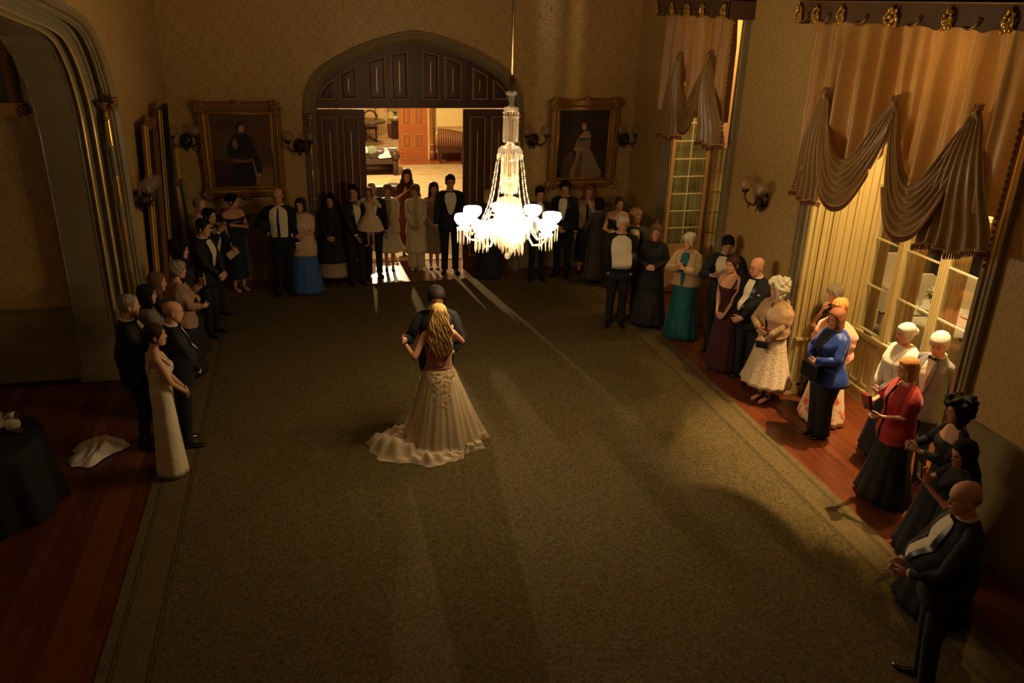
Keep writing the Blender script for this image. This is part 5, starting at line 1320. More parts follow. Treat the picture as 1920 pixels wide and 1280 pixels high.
    # ---- face details
    if not opt.get('noface'):
        for s in(-1,1):
            b=MB(); p=headpt(.50,PI/2+s*.40,0,True); q=np.array(p)
            eb=MB(); eb.ell((q[0],q[1]-.004,q[2]),(.0125,.009,.0068),8,5); 
            b.m=0; b.add([X(v) for v in eb.v],eb.f); eb=MB(); eb.ell((q[0]-s*.001,q[1]+.0012,q[2]),(.0058,.005,.0060),7,5); b.m=1; b.add([X(v) for v in eb.v],eb.f)
            obj('eye',b.v,b.f,None,root,True,[m_eye,m_iris],b.fm)
            b=MB(); P=[headpt(.575+.012*math.sin(PI*u)-.006*u,PI/2+s*(.18+.45*u),.0015,True) for u in(0,.33,.66,1)]; b.tube([X(p_) for p_ in P],[.0022*S,.0038*S,.0034*S,.0015*S],5); b.build('eyebrow',HAIR[hc if hc not in('white','gold') else 'light'],root,True)
        b=MB(); P=[headpt(.225+.006*abs(u),PI/2+u*.30,.002,True) for u in(-1,-.5,0,.5,1)]; b.tube([X(p_) for p_ in P],[.002*S,.005*S,.006*S,.005*S,.002*S],6); b.build('lips',m_lip if fem else mat('lip_pale',(.36,.13,.09),.5),root,True)
        if opt.get('glasses'):
            b=MB()
            for s in(-1,1):
                c=headpt(.50,PI/2+s*.40,0,True)+np.array([0,.014,0]); b.tube([X(c+np.array([.021*math.cos(a),0,.016*math.sin(a)])) for a in np.linspace(0,2*PI,11)],.0022*S,5)
                b.tube([X(c+np.array([s*.021,0,.004])),X((s*.076,.02,.118)),X((s*.078,-.01,.112))],.002*S,5)
            b.tube([X(headpt(.50,PI/2+.12,0,True)+np.array([0,.010,0])),X(headpt(.50,PI/2-.12,0,True)+np.array([0,.010,0]))],.002*S,5); b.build('glasses',m_dark,root,True)
    make_hair(root,X,S,hair,HAIR[hc],fem,U,opt)
    dress_person(root,U,UL,S,outfit,cols,TR,tor,arms_,LEG,fem,w,sw,neckr,opt,X,belly)
    return root
def make_hair(root,X,S,style,m,fem,U,opt):
    if style=='none': return
    base=style.split('+')[0]; r=np.random.default_rng(abs(hash(style))%1000+3) if False else np.random.default_rng(len(style)*7+3)
    def thick(t,a):
        d=abs((a-PI/2+PI)%(2*PI)-PI) # 0 = front, pi = back
        if base=='bald': # fringe of hair round the sides and back
            return .0035 if (.32<t<.60 and d>1.5) else -.008
        hl=.80-.10*max(0,math.cos(d*1.0)) if d<1.0 else .62
        if base in('short','short_full','receding'):
            front=(.77 if base!='receding' else .90); low=np.interp(d,[0,.55,.95,1.25,1.7,3.2],[front,front-.03,.60,.40,.30,.12])
            th={'short':.009,'short_full':.017,'receding':.006}[base]
            return th if t>low else -.012
        if base in('bob','long','curly','pixie','updo','wavy'):
            low=np.interp(d,[0,.5,.85,1.1,1.4,3.2],[.80,.76,.62,.40,.12,-.3]) if base!='pixie' and base!='updo' else np.interp(d,[0,.5,.9,1.2,1.6,3.2],[.78,.72,.56,.42,.26,.10])
            th={'bob':.016,'long':.015,'curly':.040,'pixie':.018,'updo':.010,'wavy':.026}[base]
            return th if t>low else -.014
        return -.01
    rows=[]; n=44
    for i in range(30):
        t=i/29; row=[]
        for j in range(n):
            a=2*PI*j/n; th=thick(t,a)
            if th>0:
                if base=='curly': th+=.022*math.sin(a*7+t*3)*math.sin(t*22+a*2)+.006*r.random()
                elif base in('pixie','wavy'): th+=.005*math.sin(a*9+t*14)
                else: th+=.0022*math.sin(a*16+t*5)
                th*=1+.35*max(0,t-.6)
            row.append(X(headpt(t,a,th,False)))
        rows.append(row)
    b=MB(); b.grid(rows,True); b.f.append([len(b.v)-n+j for j in range(n)]); b.fm.append(0)
    if base in('bob','wavy','long','curly','updo'): b.f.append([j for j in range(n)][::-1]); b.fm.append(0)
    def lock(pts,rad,n_=7): b.tube([X(p) for p in pts],rad,n_)
    if base=='bob' or base=='wavy':
        L=opt.get('hairlen',.03)
        for k in range(15):
            d=PI/2+ (1.32+ (2*PI-2.64)*k/14); p0=headpt(.62,d,.012,False); p1=headpt(.30,d,.022,False); p2=headpt(.12,d,.030,False)*np.array([1,1,1]); p2[0]*=1.12; p2[1]=p1[1]*1.02; p3=p2+np.array([0,0,-L]); 
            lock([p0,p1,p2,p3],[.014*S,.020*S,.020*S,.010*S])
    if base=='long':
        L=opt.get('hairlen',.22)
        for k in range(17):
            u=k/16; d=PI/2+(1.2+(2*PI-2.4)*u); p0=headpt(.66,d,.010,False); p1=headpt(.30,d,.020,False); bk=np.array([p1[0]*1.2,min(p1[1],-.045)-.02,-.03]); wv=.012*math.sin(k*2.1)
            lock([p0,p1,bk+np.array([wv,0,0]),bk+np.array([-wv,-.012,-.45*L]),bk+np.array([wv*1.4,-.018,-.8*L]),bk+np.array([bk[0]*-.12,-.012,-L])],[.016*S,.026*S,.028*S,.027*S,.022*S,.008*S])
        for s in(-1,1):
            if opt.get('frontlocks',1): lock([headpt(.70,PI/2+s*1.0,.008,False),headpt(.40,PI/2+s*1.25,.014,False),np.array([s*.078,.02,-.01]),np.array([s*.085,.045,-.10]),np.array([s*.08,.05,-.5*L-.05])],[.012*S,.020*S,.022*S,.020*S,.008*S])
    if base=='updo':
        eb=MB(); eb.ell((0,-.115,.13),(.045,.035,.045),10,7); b.add([X(v) for v in eb.v],eb.f)
    if base=='curly':
        for k in range(90):
            a=k*2.4; t=.15+.85*((k*0.618)%1); d=abs((a-PI/2+PI)%(2*PI)-PI)
            if d<1.0 and t<.75: continue
            p=headpt(t,a,opt.get('curl',.046),False); eb=MB(); eb.ell(p,(.020,.020,.020),6,4); b.add([X(v) for v in eb.v],eb.f)
    if base in('bob','wavy','long','curly','updo'):
        V,F=remesh(b,.0095); b=MB(); b.add(V,F)
    b.build('hair',m,root,True)
def rw_(arm): return min(1.3,abs(arm[0][0])/.16)
def patch(tor,U,z0,z1,h0,h1,off,n=9,m=8,a0=PI/2,shape=None):
    rows=[]
    for i in range(n+1):
        t=i/n; z_=z0+(z1-z0)*t; hw=(h0+(h1-h0)*t) if shape is None else shape(t)
        rows.append([tuple(U(tor(z_,a0-hw+2*hw*j/m if not isinstance(hw,tuple) else a0+hw[0]+(hw[1]-hw[0])*j/m,off))) for j in range(m+1)])
    return rows
def sleeve(b,U,arm,r0,r1,r2,S,upto=1.0,n=12,loose=0):
    a,e,wv=[U(q) for q in arm]; sg=1 if arm[0][0]>0 else -1
    n0=U((arm[0][0]*.30,-.016,1.452)); n1=U((arm[0][0]*.68,-.014,1.437)); a=U(np.array(arm[0])+np.array([-.004*sg,0,-.004])); r0=min(r0,.070)*(.82+.18*rw_(arm))
    if upto<=.5:
        p=a+(e-a)*(upto*2); b.tube([n0,n1,a,a+(p-a)*.35,p],[.030*S,.046*S,r0*.94*S,r0*S,r1*S],n); return
    q=(upto-.5)*2; w2=e+(wv-e)*q; d1=nrm(e-a);d2=nrm(wv-e)
    b.tube([n0,n1,a,a+(e-a)*.18,a+(e-a)*.5,e-d1*.03*S,e,e+d2*.03*S,e+(w2-e)*.55,w2],[.030*S,.046*S,r0*.92*S,r0*S,(r0*.45+r1*.55)*S,r1*1.02*S,r1*1.05*S,r1*S,(r1+r2)/2*S,r2*S],n)
def shoe(b,f_,S,heel=False,ang=0,size=1):
    R3=rotm((0,0,1),ang); c=np.array(f_)
    def P(x,y,z): return tuple(c+R3@np.array([x,y,z])*S*size)
    z0=-c[2]/S/size
    rows=[]
    for (y,hw,h) in ((-.075,.018,.05),(-.07,.030,.065),(-.03,.034,.075),(.02,.036,.07),(.08,.042,.045),(.13,.044,.034),(.17,.034,.026),(.195,.014,.018)):
        rows.append([P(hw*math.cos(a),y,max(z0+.004,z0+.006+h*max(0,math.sin(a))) if math.sin(a)>-.01 else z0+.003) for a in np.linspace(0,2*PI,11)[:-1]])
    b.grid(rows,True); k=len(b.v)-10; b.f.append([k+j for j in range(10)]); b.fm.append(0); k=len(b.v)-80; b.f.append([k+j for j in range(10)][::-1]); b.fm.append(0)
def dress_person(root,U,UL,S,outfit,cols,TR,tor,arms_,LEG,fem,w,sw,neckr,opt,X,belly):
    C=lambda k,d: cols.get(k,d)
    def torso_garment(name,m,z0,z1,off,flare=0,n=28,fold=.0,parent=root,holes=None):
        b=MB(); zs=[z for z in np.linspace(z0,z1,14)]; rr=[]
        for z_ in zs:
            ex=flare*max(0,(1.0-z_)/.25); c=np.interp(z_,[r[0] for r in TR],[r[1] for r in TR]); rx=np.interp(z_,[r[0] for r in TR],[r[2] for r in TR])+off+ex; ry=np.interp(z_,[r[0] for r in TR],[r[3] for r in TR])+off+ex*.8
            rr.append((0,c,z_,rx,ry))
        rings_loft(b,rr,n,(lambda t,a: 1+fold*math.sin(a*5+t*9)) if fold else None); b.v=UL(b.v); return b.build(name,m,parent,True)
    def trousers(m,wide=1.0):
        b=MB(); rings_loft(b,[(0,0,.80,.150*w,.112*w),(0,0,.90,.166*w,.124*w),(0,0,.98,.160*w,.118*w),(0,belly*.3,1.04,.148*w+belly*.3,.108*w+belly*.5)],20); b.v=UL(b.v)
        for L in LEG:
            a,k,f_=[np.array(q)*S for q in L]; d=nrm(f_-k); ft=f_-np.array([0,0,.030])*S
            b.tube([a+np.array([0,0,.03])*S,a+(k-a)*.15,a+(k-a)*.5,k,k+(ft-k)*.5,k+(ft-k)*.9,ft],[.07*S*w,.094*S*(.5+.5*w)*wide,.082*S*(.5+.5*w)*wide,.066*S*wide,.062*S*wide,.060*S*wide,.064*S*wide],12)
        b.build('trousers',m,root,True)
    def shoes(m=m_shoe,k=None):
        for i,L in enumerate(LEG):
            b=MB(); shoe(b,np.array(L[2])*S,S,ang=(.25 if L[2][0]<0 else -.25)); b.build('shoe',m,root,True)
    if outfit in('tux','suit'):
        jm=C('jacket',m_blk); trousers(C('trousers',jm)); shoes()
        b=MB(); zs=np.concatenate([np.linspace(.78,1.40,13),[1.435,1.462,1.485]]); rr=[]
        for z_ in zs:
            c=np.interp(z_,[r[0] for r in TR],[r[1] for r in TR]); rx=np.interp(z_,[r[0] for r in TR],[r[2] for r in TR]);ry=np.interp(z_,[r[0] for r in TR],[r[3] for r in TR]); k=.020+.018*max(0,(1.0-z_)/.22)
            if z_>1.33: rx+= (sw-.165*w)*max(0,1-(abs(z_-1.39)/.06)) if sw>.165*w else 0
            rr.append((0,c,z_,rx+k,ry+k,.9))
        rings_loft(b,rr,30,lambda t,a:1+.006*math.sin(a*7+t*11)); b.v=UL(b.v)
        jk=b.build('jacket',jm,root,True)
        for i in(0,1):
            b=MB(); sleeve(b,U,arms_[i],.072,.056,.040,S,.97); b.build('sleeve',jm,jk,True)
            a,e,wv=[U(q) for q in arms_[i]]; d=nrm(wv-e); b=MB(); b.tube([wv-d*.02*S,wv+d*.006*S],[.034*S,.034*S],12)
            if opt['_ho'][i]!='none': b.build('shirt_cuff',m_shirt,root,True)
        sh=opt.get('shirt',.36); zb=opt.get('shirtbot',1.08); sb=opt.get('sbw',.02)
        def fsh(t):
            z_=1.475+(zb-1.475)*t; mx=.062+.30*max(0,sh-.30); mb=.014+.26*max(0,sb-.02); xh=np.interp(t,[0,.12,.35,.9,1],[.050,.9*mx,mx,(mx*.35+mb*.65),mb])
            return math.asin(min(.93,xh/(np.interp(z_,[r[0] for r in TR],[r[2] for r in TR])+.03)))
        rows=patch(tor,U,1.475,zb,0,0,.027+.05*belly+.0,14,12,shape=lambda t:(-fsh(t),fsh(t)) )
        b=MB(); b.grid(rows); b.build('shirt_front',C('shirt',m_shirt),root,True)
        for s in(-1,1):
            rows=patch(tor,U,1.472,zb-.01,0,0,.032+.07*belly,14,4,shape=lambda t:(s*fsh(t),s*(fsh(t)+.24*math.sin(PI*min(1,.12+t*.86))**.8+.02)))
            b=MB(); b.grid(rows); b.build('lapel',C('lapel',m_satin),jk,True)
        b=MB(); zc=1.485
        b.tube([U((neckr*1.12*math.cos(a),-.010+neckr*1.15*math.sin(a),1.492+.018*(-math.sin(a)))) for a in np.linspace(0,2*PI,17)],.013*S,7); b.build('collar',C('shirt',m_shirt),root,True)
        if opt.get('tie','bow')=='bow':
            b=MB(); y=.075; 
            for s in(-1,1):
                b.add(UL([(0,y,1.472),(s*.052,y-.008,1.494),(s*.055,y-.008,1.452),(0,y+.014,1.472),(s*.05,y+.006,1.490),(s*.052,y+.006,1.455)]),[(0,1,2),(3,5,4),(0,3,4,1),(1,4,5,2),(2,5,3,0)])
            b.ell(U((0,y+.008,1.472)),(.011*S,.009*S,.012*S),7,5); b.build('bow_tie',C('tie',m_satin),root,False)
        elif opt.get('tie')=='long':
            rows=patch(tor,U,1.46,zb+.0,0,0,.036,8,2,shape=lambda t:.05+.07*t); b=MB(); b.grid(rows); b.build('necktie',C('tie',m_satin),root,True)
        if opt.get('pocketsq'):
            b=MB(); q=U(tor(1.30,PI/2+.75,.035)); b.ell(q,(.028*S,.01*S,.010*S),7,4); b.build('pocket_square',m_shirt,root,True)
    if outfit in('dress','gown'):
        dm=C('dress',m_blk); z1=opt.get('top',1.40); hem=opt.get('hem',.03); fl=opt.get('flare',.20); amp=opt.get('fold',.05); nf=opt.get('nf',11); seed=opt.get('seed',0)
        b=MB(); rr=[]; zs=list(np.linspace(z1,.98,12))
        for z_ in zs:
            q=tor(z_,0,.010 if z_>1.02 else .014); c=np.interp(z_,TZ_(TR),[r[1] for r in TR]); ry=np.interp(z_,TZ_(TR),[r[3] for r in TR])+.012; rr.append((0,c,z_,q[0],ry))
        q0=rr[-1]; ns=16
        hipw=opt.get('hip',.185)*w; 
        for i in range(1,ns+1):
            t=i/ns; z_=.98+(hem-.98)*t; rx=hipw*math.sin(min(1,t*5)*PI/2)*1.0+q0[3]*(1-math.sin(min(1,t*5)*PI/2))+fl*max(0,t-.12)**opt.get('fpow',1.2); ry=(hipw*.74)*math.sin(min(1,t*5)*PI/2)+q0[4]*(1-math.sin(min(1,t*5)*PI/2))+fl*.95*max(0,t-.12)**opt.get('fpow',1.2)
            rr.append((0,opt.get('trainy',0)*t*t,z_,rx,ry))
        N_=len(rr)
        def fold(t,a):
            u=max(0,(t*N_-12)/ns); return 1+amp*u*math.sin(nf*a+seed+1.5*u)+amp*.5*u*math.sin((nf*2+1)*a+2+seed)+(.006*math.sin(a*6+t*30) if opt.get('ruch') else 0)
        rings_loft(b,rr,56,fold); b.v=UL(b.v); dr=b.build('dress',dm,root,True)
        if opt.get('neck','scoop')=='high':
            torso_garment('bodice',dm,z1-.02,1.478,.010)
        if opt.get('straps'):
            for s in(-1,1):
                if opt['straps']=='one' and s>0: continue
                b=MB(); b.tube([U(tor(z1-.03,PI/2-s*.55,.012)),U(tor(1.38,PI/2-s*.75,.014)),U((s*sw*.62,.0,1.452)),U(tor(1.40,-PI/2+s*.75,.012)),U(tor(z1-.05,-PI/2+s*.6,.012))],[.016*S]*5,6,flat=.5); b.build('strap',dm,root,True)
        if opt.get('band'): # off-shoulder band
            b=MB(); b.tube([U(((sw+.045)*math.cos(a),-.01+.125*math.sin(a),1.335-.035*math.sin(a))) for a in np.linspace(0,2*PI,25)],.030*S,8,flat=1.2); b.build('shoulder_band',dm,root,True)
        sl=opt.get('sleeves',0)
        if sl:
            for i in(0,1): b=MB(); sleeve(b,U,arms_[i],.062,.050,opt.get('cuffr',.040),S,sl); b.build('sleeve',C('sleeve',dm),root,True)
        if opt.get('belt'):
            b=MB(); rings_loft(b,[(0,0,1.045,.150*w,.112*w),(0,0,1.085,.147*w,.112*w)],24,cap=False); b.v=UL(b.v); b.build('belt',C('belt',m_gold),root,True)
    if outfit in('toptrousers','topskirt'):
        if outfit=='toptrousers': trousers(C('bottom',m_blk),opt.get('wide',1.1))
    if outfit in('dress','gown','toptrousers') :
        fm=C('shoe',m_shoe)
        if not opt.get('noshoes'): 
            for L in LEG: b=MB(); shoe(b,np.array(L[2])*S,S,ang=0,size=.88); b.build('shoe',fm,root,True)
    J=opt.get('jacket')
    if J: # soft jacket / cardigan / coat
        jm=C('jacket',m_shirt); z0=J.get('z0',.80); puff=J.get('puff',0.02); b=MB(); zs=np.concatenate([np.linspace(z0,1.40,18),[1.43,1.458,1.478]]); rr=[]
        for z_ in zs:
            c=np.interp(z_,TZ_(TR),[r[1] for r in TR]); rx=np.interp(z_,TZ_(TR),[r[2] for r in TR]);ry=np.interp(z_,TZ_(TR),[r[3] for r in TR]); k=.016+puff+J.get('flare',.05)*max(0,(1.0-z_)/.25)
            if z_>1.33: rx+= max(0,(sw-.165*w))*max(0,1-(abs(z_-1.39)/.06))
            rr.append((0,c,z_,rx+k,ry+k,.92))
        rings_loft(b,rr,40,lambda t,a:1+J.get('rough',.006)*math.sin(a*7+t*11)+J.get('rough',.006)*.8*math.sin(a*17+t*23)+J.get('pleat',0)*(1-t)*math.sin(14*a)); b.v=UL(b.v); jk=b.build(J.get('name','jacket'),jm,root,True)
        up=J.get('sl',.97)
        for i in(0,1): b=MB(); sleeve(b,U,arms_[i],.062+puff*.5,.048+puff*.5,.038+puff*.5,S,up); b.build('sleeve',jm,jk,True)
        if J.get('open',.3):
            o_=J['open'] if 'open' in J else .3
            rows=patch(tor,U,1.465,max(z0,.80)+.01,0,0,.020+puff+.006,12,6,shape=lambda t:.30*(1-t)+o_*(.35+.5*t)); b=MB(); b.grid(rows); b.build('blouse',C('blouse',m_blk),root,True)
    SHW=opt.get('shawl')
    if SHW: # shawl wrapped round shoulders and arms
        b=MB(); rows=[]; z0=SHW.get('z0',1.02)
        for i in range(15):
            t=i/14; z_=1.455+(z0-1.455)*t; ex=SHW.get('ex',.042)*math.sin(min(1,t*1.8+.15)*PI*.5); row=[]
            for j in range(60):
                a=PI/2+.10+ (2*PI-.20)*j/59 if SHW.get('open',True) else 2*PI*j/59
                rx=np.interp(z_,TZ_(TR),[r[2] for r in TR])+ex+ (sw+.05-.165)*math.sin(min(1,t*3)*PI/2); ry=np.interp(z_,TZ_(TR),[r[3] for r in TR])+ex*.75+.012
                f=1+.030*math.sin(22*t+3*math.sin(a)+.5*a)*t**.3+.014*math.sin(a*9); row.append(tuple(U((rx*f*math.cos(a),.0+ry*f*math.sin(a)+.03*t*max(0,math.sin(a)),z_-.05*t*math.sin(a)*(1)))))
            rows.append(row)
        b.grid(rows); b.build('shawl',C('shawl',m_shirt),root,True)
        for i in(0,1): b=MB(); sleeve(b,U,arms_[i],.066,.056,.046,S,SHW.get('sl',.8)); b.build('shawl_fold',C('shawl',m_shirt),root,True)
def TZ_(TR): return [r[0] for r in TR]
def hand_item(root,kind,p,rz=0,rx=0,m=None):
    if kind=='phone': b=MB(); b.box(-.037,.037,-.005,.005,-.075,.075); 
    return b
def cl(n,r,g,b,**k): return cloth(n,(r,g,b),**k)
ivory=cl('ivory_crepe',.74,.64,.44,rough=.5); teal=cl('teal_satin',.015,.10,.115,rough=.4); burg=cl('burgundy_crepe',.085,.018,.022); wine=cl('dark_wine_cloth',.06,.014,.018)
bluesk=cl('denim_blue_skirt',.045,.125,.36); creamk=cl('cream_ribbed_knit',.62,.44,.27,bump=(70,.5)); royal=cl('royal_blue_velvet',.010,.035,.21,rough=.5); pinkfur=cl('coral_faux_fur',.88,.30,.16,rough=.95,sheen=.8,bump=(55,1.0))
beige=cl('beige_chiffon',.48,.31,.17,rough=.6); tan=cl('tan_fur_jacket',.52,.36,.18,rough=.95,sheen=.5,bump=(60,1.0)); greyd=cl('grey_lace',.20,.155,.11,bump=(60,.6)); taupe=cl('taupe_lace',.26,.175,.105,bump=(60,.6))
red=cl('red_wool_shawl',.36,.022,.020); whitej=cl('white_boucle',.80,.74,.60,rough=.9,bump=(80,1.0)); greyj=cl('pale_grey_wool',.17,.165,.155); bluedark=cl('midnight_blue_crepe',.012,.026,.045); charc=cl('charcoal_crepe',.055,.045,.040)
dusk=cl('dusky_pink_wrap',.34,.20,.13,rough=.9,bump=(40,.6)); creamc=cl('cream_coat',.60,.49,.30,bump=(50,.3)); nude=cl('nude_lace',.45,.22,.14,bump=(60,.6)); navyj=cl('dark_navy_wool',.006,.011,.018)
def floralf(nt,b):
    p=N(nt,'ShaderNodeTexCoord').outputs['Object']; n=noise(nt,p,11,2,.5); nt.links.new(ramp(nt,n,[(.50,(.80,.62,.42)),(.56,(.80,.16,.07)),(.64,(.75,.12,.05))]),b.inputs['Base Color'])
floral=mat('coral_flower_print',(.8,.5,.3),.7,build=floralf)
FZ=.016
def P(*a,**k):
    k.setdefault('z',FZ if (-1.8<a[1]<5.27 and a[2]<14.4) else .002); return person(*a,**k)
HS=(0.0,0.0)
# --- left side group ---------------------------------------------------
P('slim woman in a long sleeveless ivory gown with a low back, nearest at left',-1.62,8.32,-75,1.70,'f',.92,'a','updo','brown','dress',{'dress':ivory},('clasp','clasp'),(-5,0),0,opt={'bare':2,'top':1.30,'straps':1,'flare':.07,'hip':.165,'fold':.025,'nf':5,'hem':.02,'noshoes':1,'legspread':.05})
P('stout grey-haired man in a black dinner jacket at the far left of the group',-1.98,9.02,-80,1.80,'m',1.22,'c','receding','grey','tux',None,('down','clasplow'),(8,4),opt={'belly':.10})
P('older bald man in black tie standing behind the ivory gown',-1.53,8.92,-72,1.72,'m',1.12,'c','bald','grey','tux',None,('down','clasplow'),(-6,4),opt={'belly':.07})
P('dark-haired woman with glasses in a grey knit, behind the stout man',-1.93,9.80,-70,1.65,'f',1.05,'c','bob','dark','dress',{'dress':m_blk,'jacket':cl('grey_wool_knit',.17,.135,.10,bump=(60,.8))},('clasphi','clasphi'),(-6,4),opt={'glasses':1,'hairlen':.06,'jacket':{'z0':.85,'puff':.02},'flare':.06})
P('woman with long light hair and a dark top behind the one with glasses',-1.88,10.24,-75,1.66,'f',1,'c','long','light','dress',None,('clasphi','fold'),(-10,4),opt={'sleeves':1,'top':1.40,'neck':'high','flare':.06})
P('grey-blonde woman in a dusky pink wrap holding a phone up, left side',-1.72,10.84,-75,1.60,'f',1.25,'c','pixie','grey','dress',{'dress':m_blk,'shawl':dusk},('phone','hold'),(0,4),opt={'shawl':{'z0':.86,'sl':.9},'flare':.12,'hem':.10,'fold':.04})
P('smiling woman with dark curly hair in a black dress, left side',-1.76,11.50,-80,1.68,'f',1.1,'c','curly','dark','dress',None,('clasplow','clasplow'),(-10,2),opt={'sleeves':.8,'top':1.40,'neck':'high','flare':.16,'hem':.12})
P('dark-haired man in black tie with hands clasped low, left side',-1.53,12.32,-115,1.78,'m',1.02,'c','short','dark','tux',None,('clasp','clasp'),(5,5),opt={'shirt':.34})
P('dark-haired man drinking from a glass behind the man with clasped hands',-1.52,13.10,-120,1.75,'m',1,'b','short','dark','tux',None,(((-.02,.20,1.45),(-.7,-.3,-1)),((.09,.22,1.42),(.7,-.3,-1))),(5,0),opt={'shirt':.34})
P('fair-haired guest in a pale jacket, rearmost in the left corner group',-1.72,13.75,-125,1.76,'m',1,'c','receding','grey','suit',{'jacket':cl('pale_tan_jacket',.40,.29,.18)},('clasp','clasp'),(0,4),opt={'tie':'long'})
P('barefoot-sandalled woman in an off-shoulder dark blue dress holding an envelope',-1.27,14.44,-150,1.70,'f',.95,'c','updo','dark','dress',{'dress':bluedark},(((.06,.22,1.24),(-.9,-.2,-.4)),((.17,.16,.90),(.8,-.5,0))),(45,6),opt={'bare':1,'top':1.28,'band':1,'flare':.03,'hem':.24,'fold':.03,'noshoes':1,'barefeet':1,'hip':.175})
P('bald man in a dark suit and long tie with one hand on his hip',-.50,14.02,172,1.85,'m',1.05,'c','bald','grey','suit',{'jacket':navyj,'tie':m_blk},('down','hip'),(0,6),opt={'tie':'long','shirt':.58,'shirtbot':1.0,'sbw':.45})
P('short-haired woman in a cream ribbed top and long blue skirt',-.14,14.12,168,1.65,'f',1.15,'c','bob','brown','dress',{'dress':bluesk,'jacket':creamk,'blouse':creamk},('fold','clasphi'),(-10,4),opt={'top':1.1,'jacket':{'z0':.72,'puff':.012,'sl':.45,'flare':.03},'flare':.12,'hem':.03,'hairlen':.0,'fold':.04})
# --- around the doors ---------------------------------------------------
P('woman in dark clothes with a pale hem in shadow left of the doors',.36,14.62,172,1.62,'f',1.05,'b','bob','dark','dress',{'dress':cl('pale_pleated_skirt',.36,.27,.17),'jacket':m_blk},('clasp','clasp'),(-8,6),opt={'jacket':{'z0':.45,'flare':.05},'flare':.14,'hem':.16,'nf':20})
father=P('dark-haired man in a black suit carrying a small girl',.76,14.42,-165,1.80,'m',1.05,'b','short_full','dark','tux',None,(((-.20,.24,1.02),(-.9,-.5,-.3)),((.08,.26,.95),(.9,-.4,-.2))),(-35,0),opt={'shirt':.25})
P('bald man partly hidden behind the man carrying the girl',1.10,14.90,180,1.74,'m',1.05,'c','bald','grey','tux',None,('down','down'),(0,12))
P('blonde woman in a cream jacket and flounced cream dress holding a clutch',1.42,15.26,176,1.63,'f',1.05,'b','bob','light','dress',{'dress':creamc,'jacket':creamc,'blouse':cl('olive_lace',.25,.19,.10)},('clasp','clasp'),(0,14),opt={'jacket':{'z0':.78,'open':.10,'flare':.03},'hem':.42,'flare':.20,'fpow':2.2,'fold':.06,'nf':7,'hairlen':.0,'legspread':.06})
P('long-haired woman in a burgundy dress photographing with her phone in the doorway',1.88,16.15,178,1.74,'f',.95,'b','long','brown','dress',{'dress':burg},('phone','phone'),(0,12),opt={'sleeves':.45,'top':1.40,'neck':'high','flare':.06,'hem':.12,'hairlen':.30})
P('short-haired woman in a long cream coat with hands folded in the doorway',1.93,15.20,172,1.62,'f',1.05,'b','pixie','light','toptrousers',{'bottom':creamc,'jacket':creamc,'blouse':cl('fawn_blouse',.42,.32,.19),'shoe':creamc},('clasp','clasp'),(-22,10),opt={'jacket':{'z0':.36,'open':.06,'flare':.012,'puff':.015},'wide':1.5})
P('woman in a sleeveless taupe lace midi dress right of the cream coat',2.27,15.22,172,1.66,'f',1,'b','bob','brown','dress',{'dress':taupe},('clasp','clasp'),(5,8),opt={'bare':1,'top':1.39,'flare':.03,'hem':.34,'fold':.02,'hairlen':.09,'hip':.18,'legspread':.06})
P('tall man with glasses in black tie at the right side of the doorway',2.53,14.92,176,1.85,'m',1.02,'b','short','dark','tux',None,('down','down'),(0,6),opt={'glasses':1,'shirt':.45})
P('fair short-haired woman in profile behind the chandelier',3.17,14.45,150,1.66,'f',1.1,'c','pixie','blonde','dress',None,('clasp','clasp'),(-40,2),opt={'sleeves':1,'top':1.4,'neck':'high','flare':.08})
P('dark-haired man in a dark suit just right of the chandelier lamps',4.02,14.15,178,1.74,'m',1,'b','short','dark','suit',{'jacket':navyj},('down','down'),(0,12),opt={'tie':'long'})
P('dark-haired man in black tie in three-quarter view under the lady portrait',4.55,14.30,150,1.80,'m',1,'b','short_full','dark','tux',{'jacket':navyj},('down','clasp'),(15,10),opt={'shirt':.36})
P('woman with a pale beaded wrap and dark skirt under the lady portrait',5.02,14.38,165,1.70,'f',1,'b','long','auburn','dress',{'dress':navyj,'shawl':cl('beaded_wrap',.34,.24,.15,bump=(60,.9))},('chin','hold'),(10,8),opt={'shawl':{'z0':1.0,'sl':.85},'flare':.02,'hem':.28,'hairlen':.14})
P('short woman with her back turned in a grey charcoal dress, far right corner',5.06,13.84,20,1.58,'f',1.08,'b','bob','dark','dress',{'dress':charc},('clasphi','clasphi'),(40,0),opt={'sleeves':1,'top':1.42,'neck':'high','flare':.07,'hem':.10,'hairlen':.0})
P('bare-shouldered woman in a black dress behind the big man in black tie',5.32,13.55,165,1.68,'f',1,'b','updo','brown','dress',None,('fold','clasphi'),(10,4),opt={'bare':1,'top':1.30,'band':1,'flare':.05,'hem':.3})
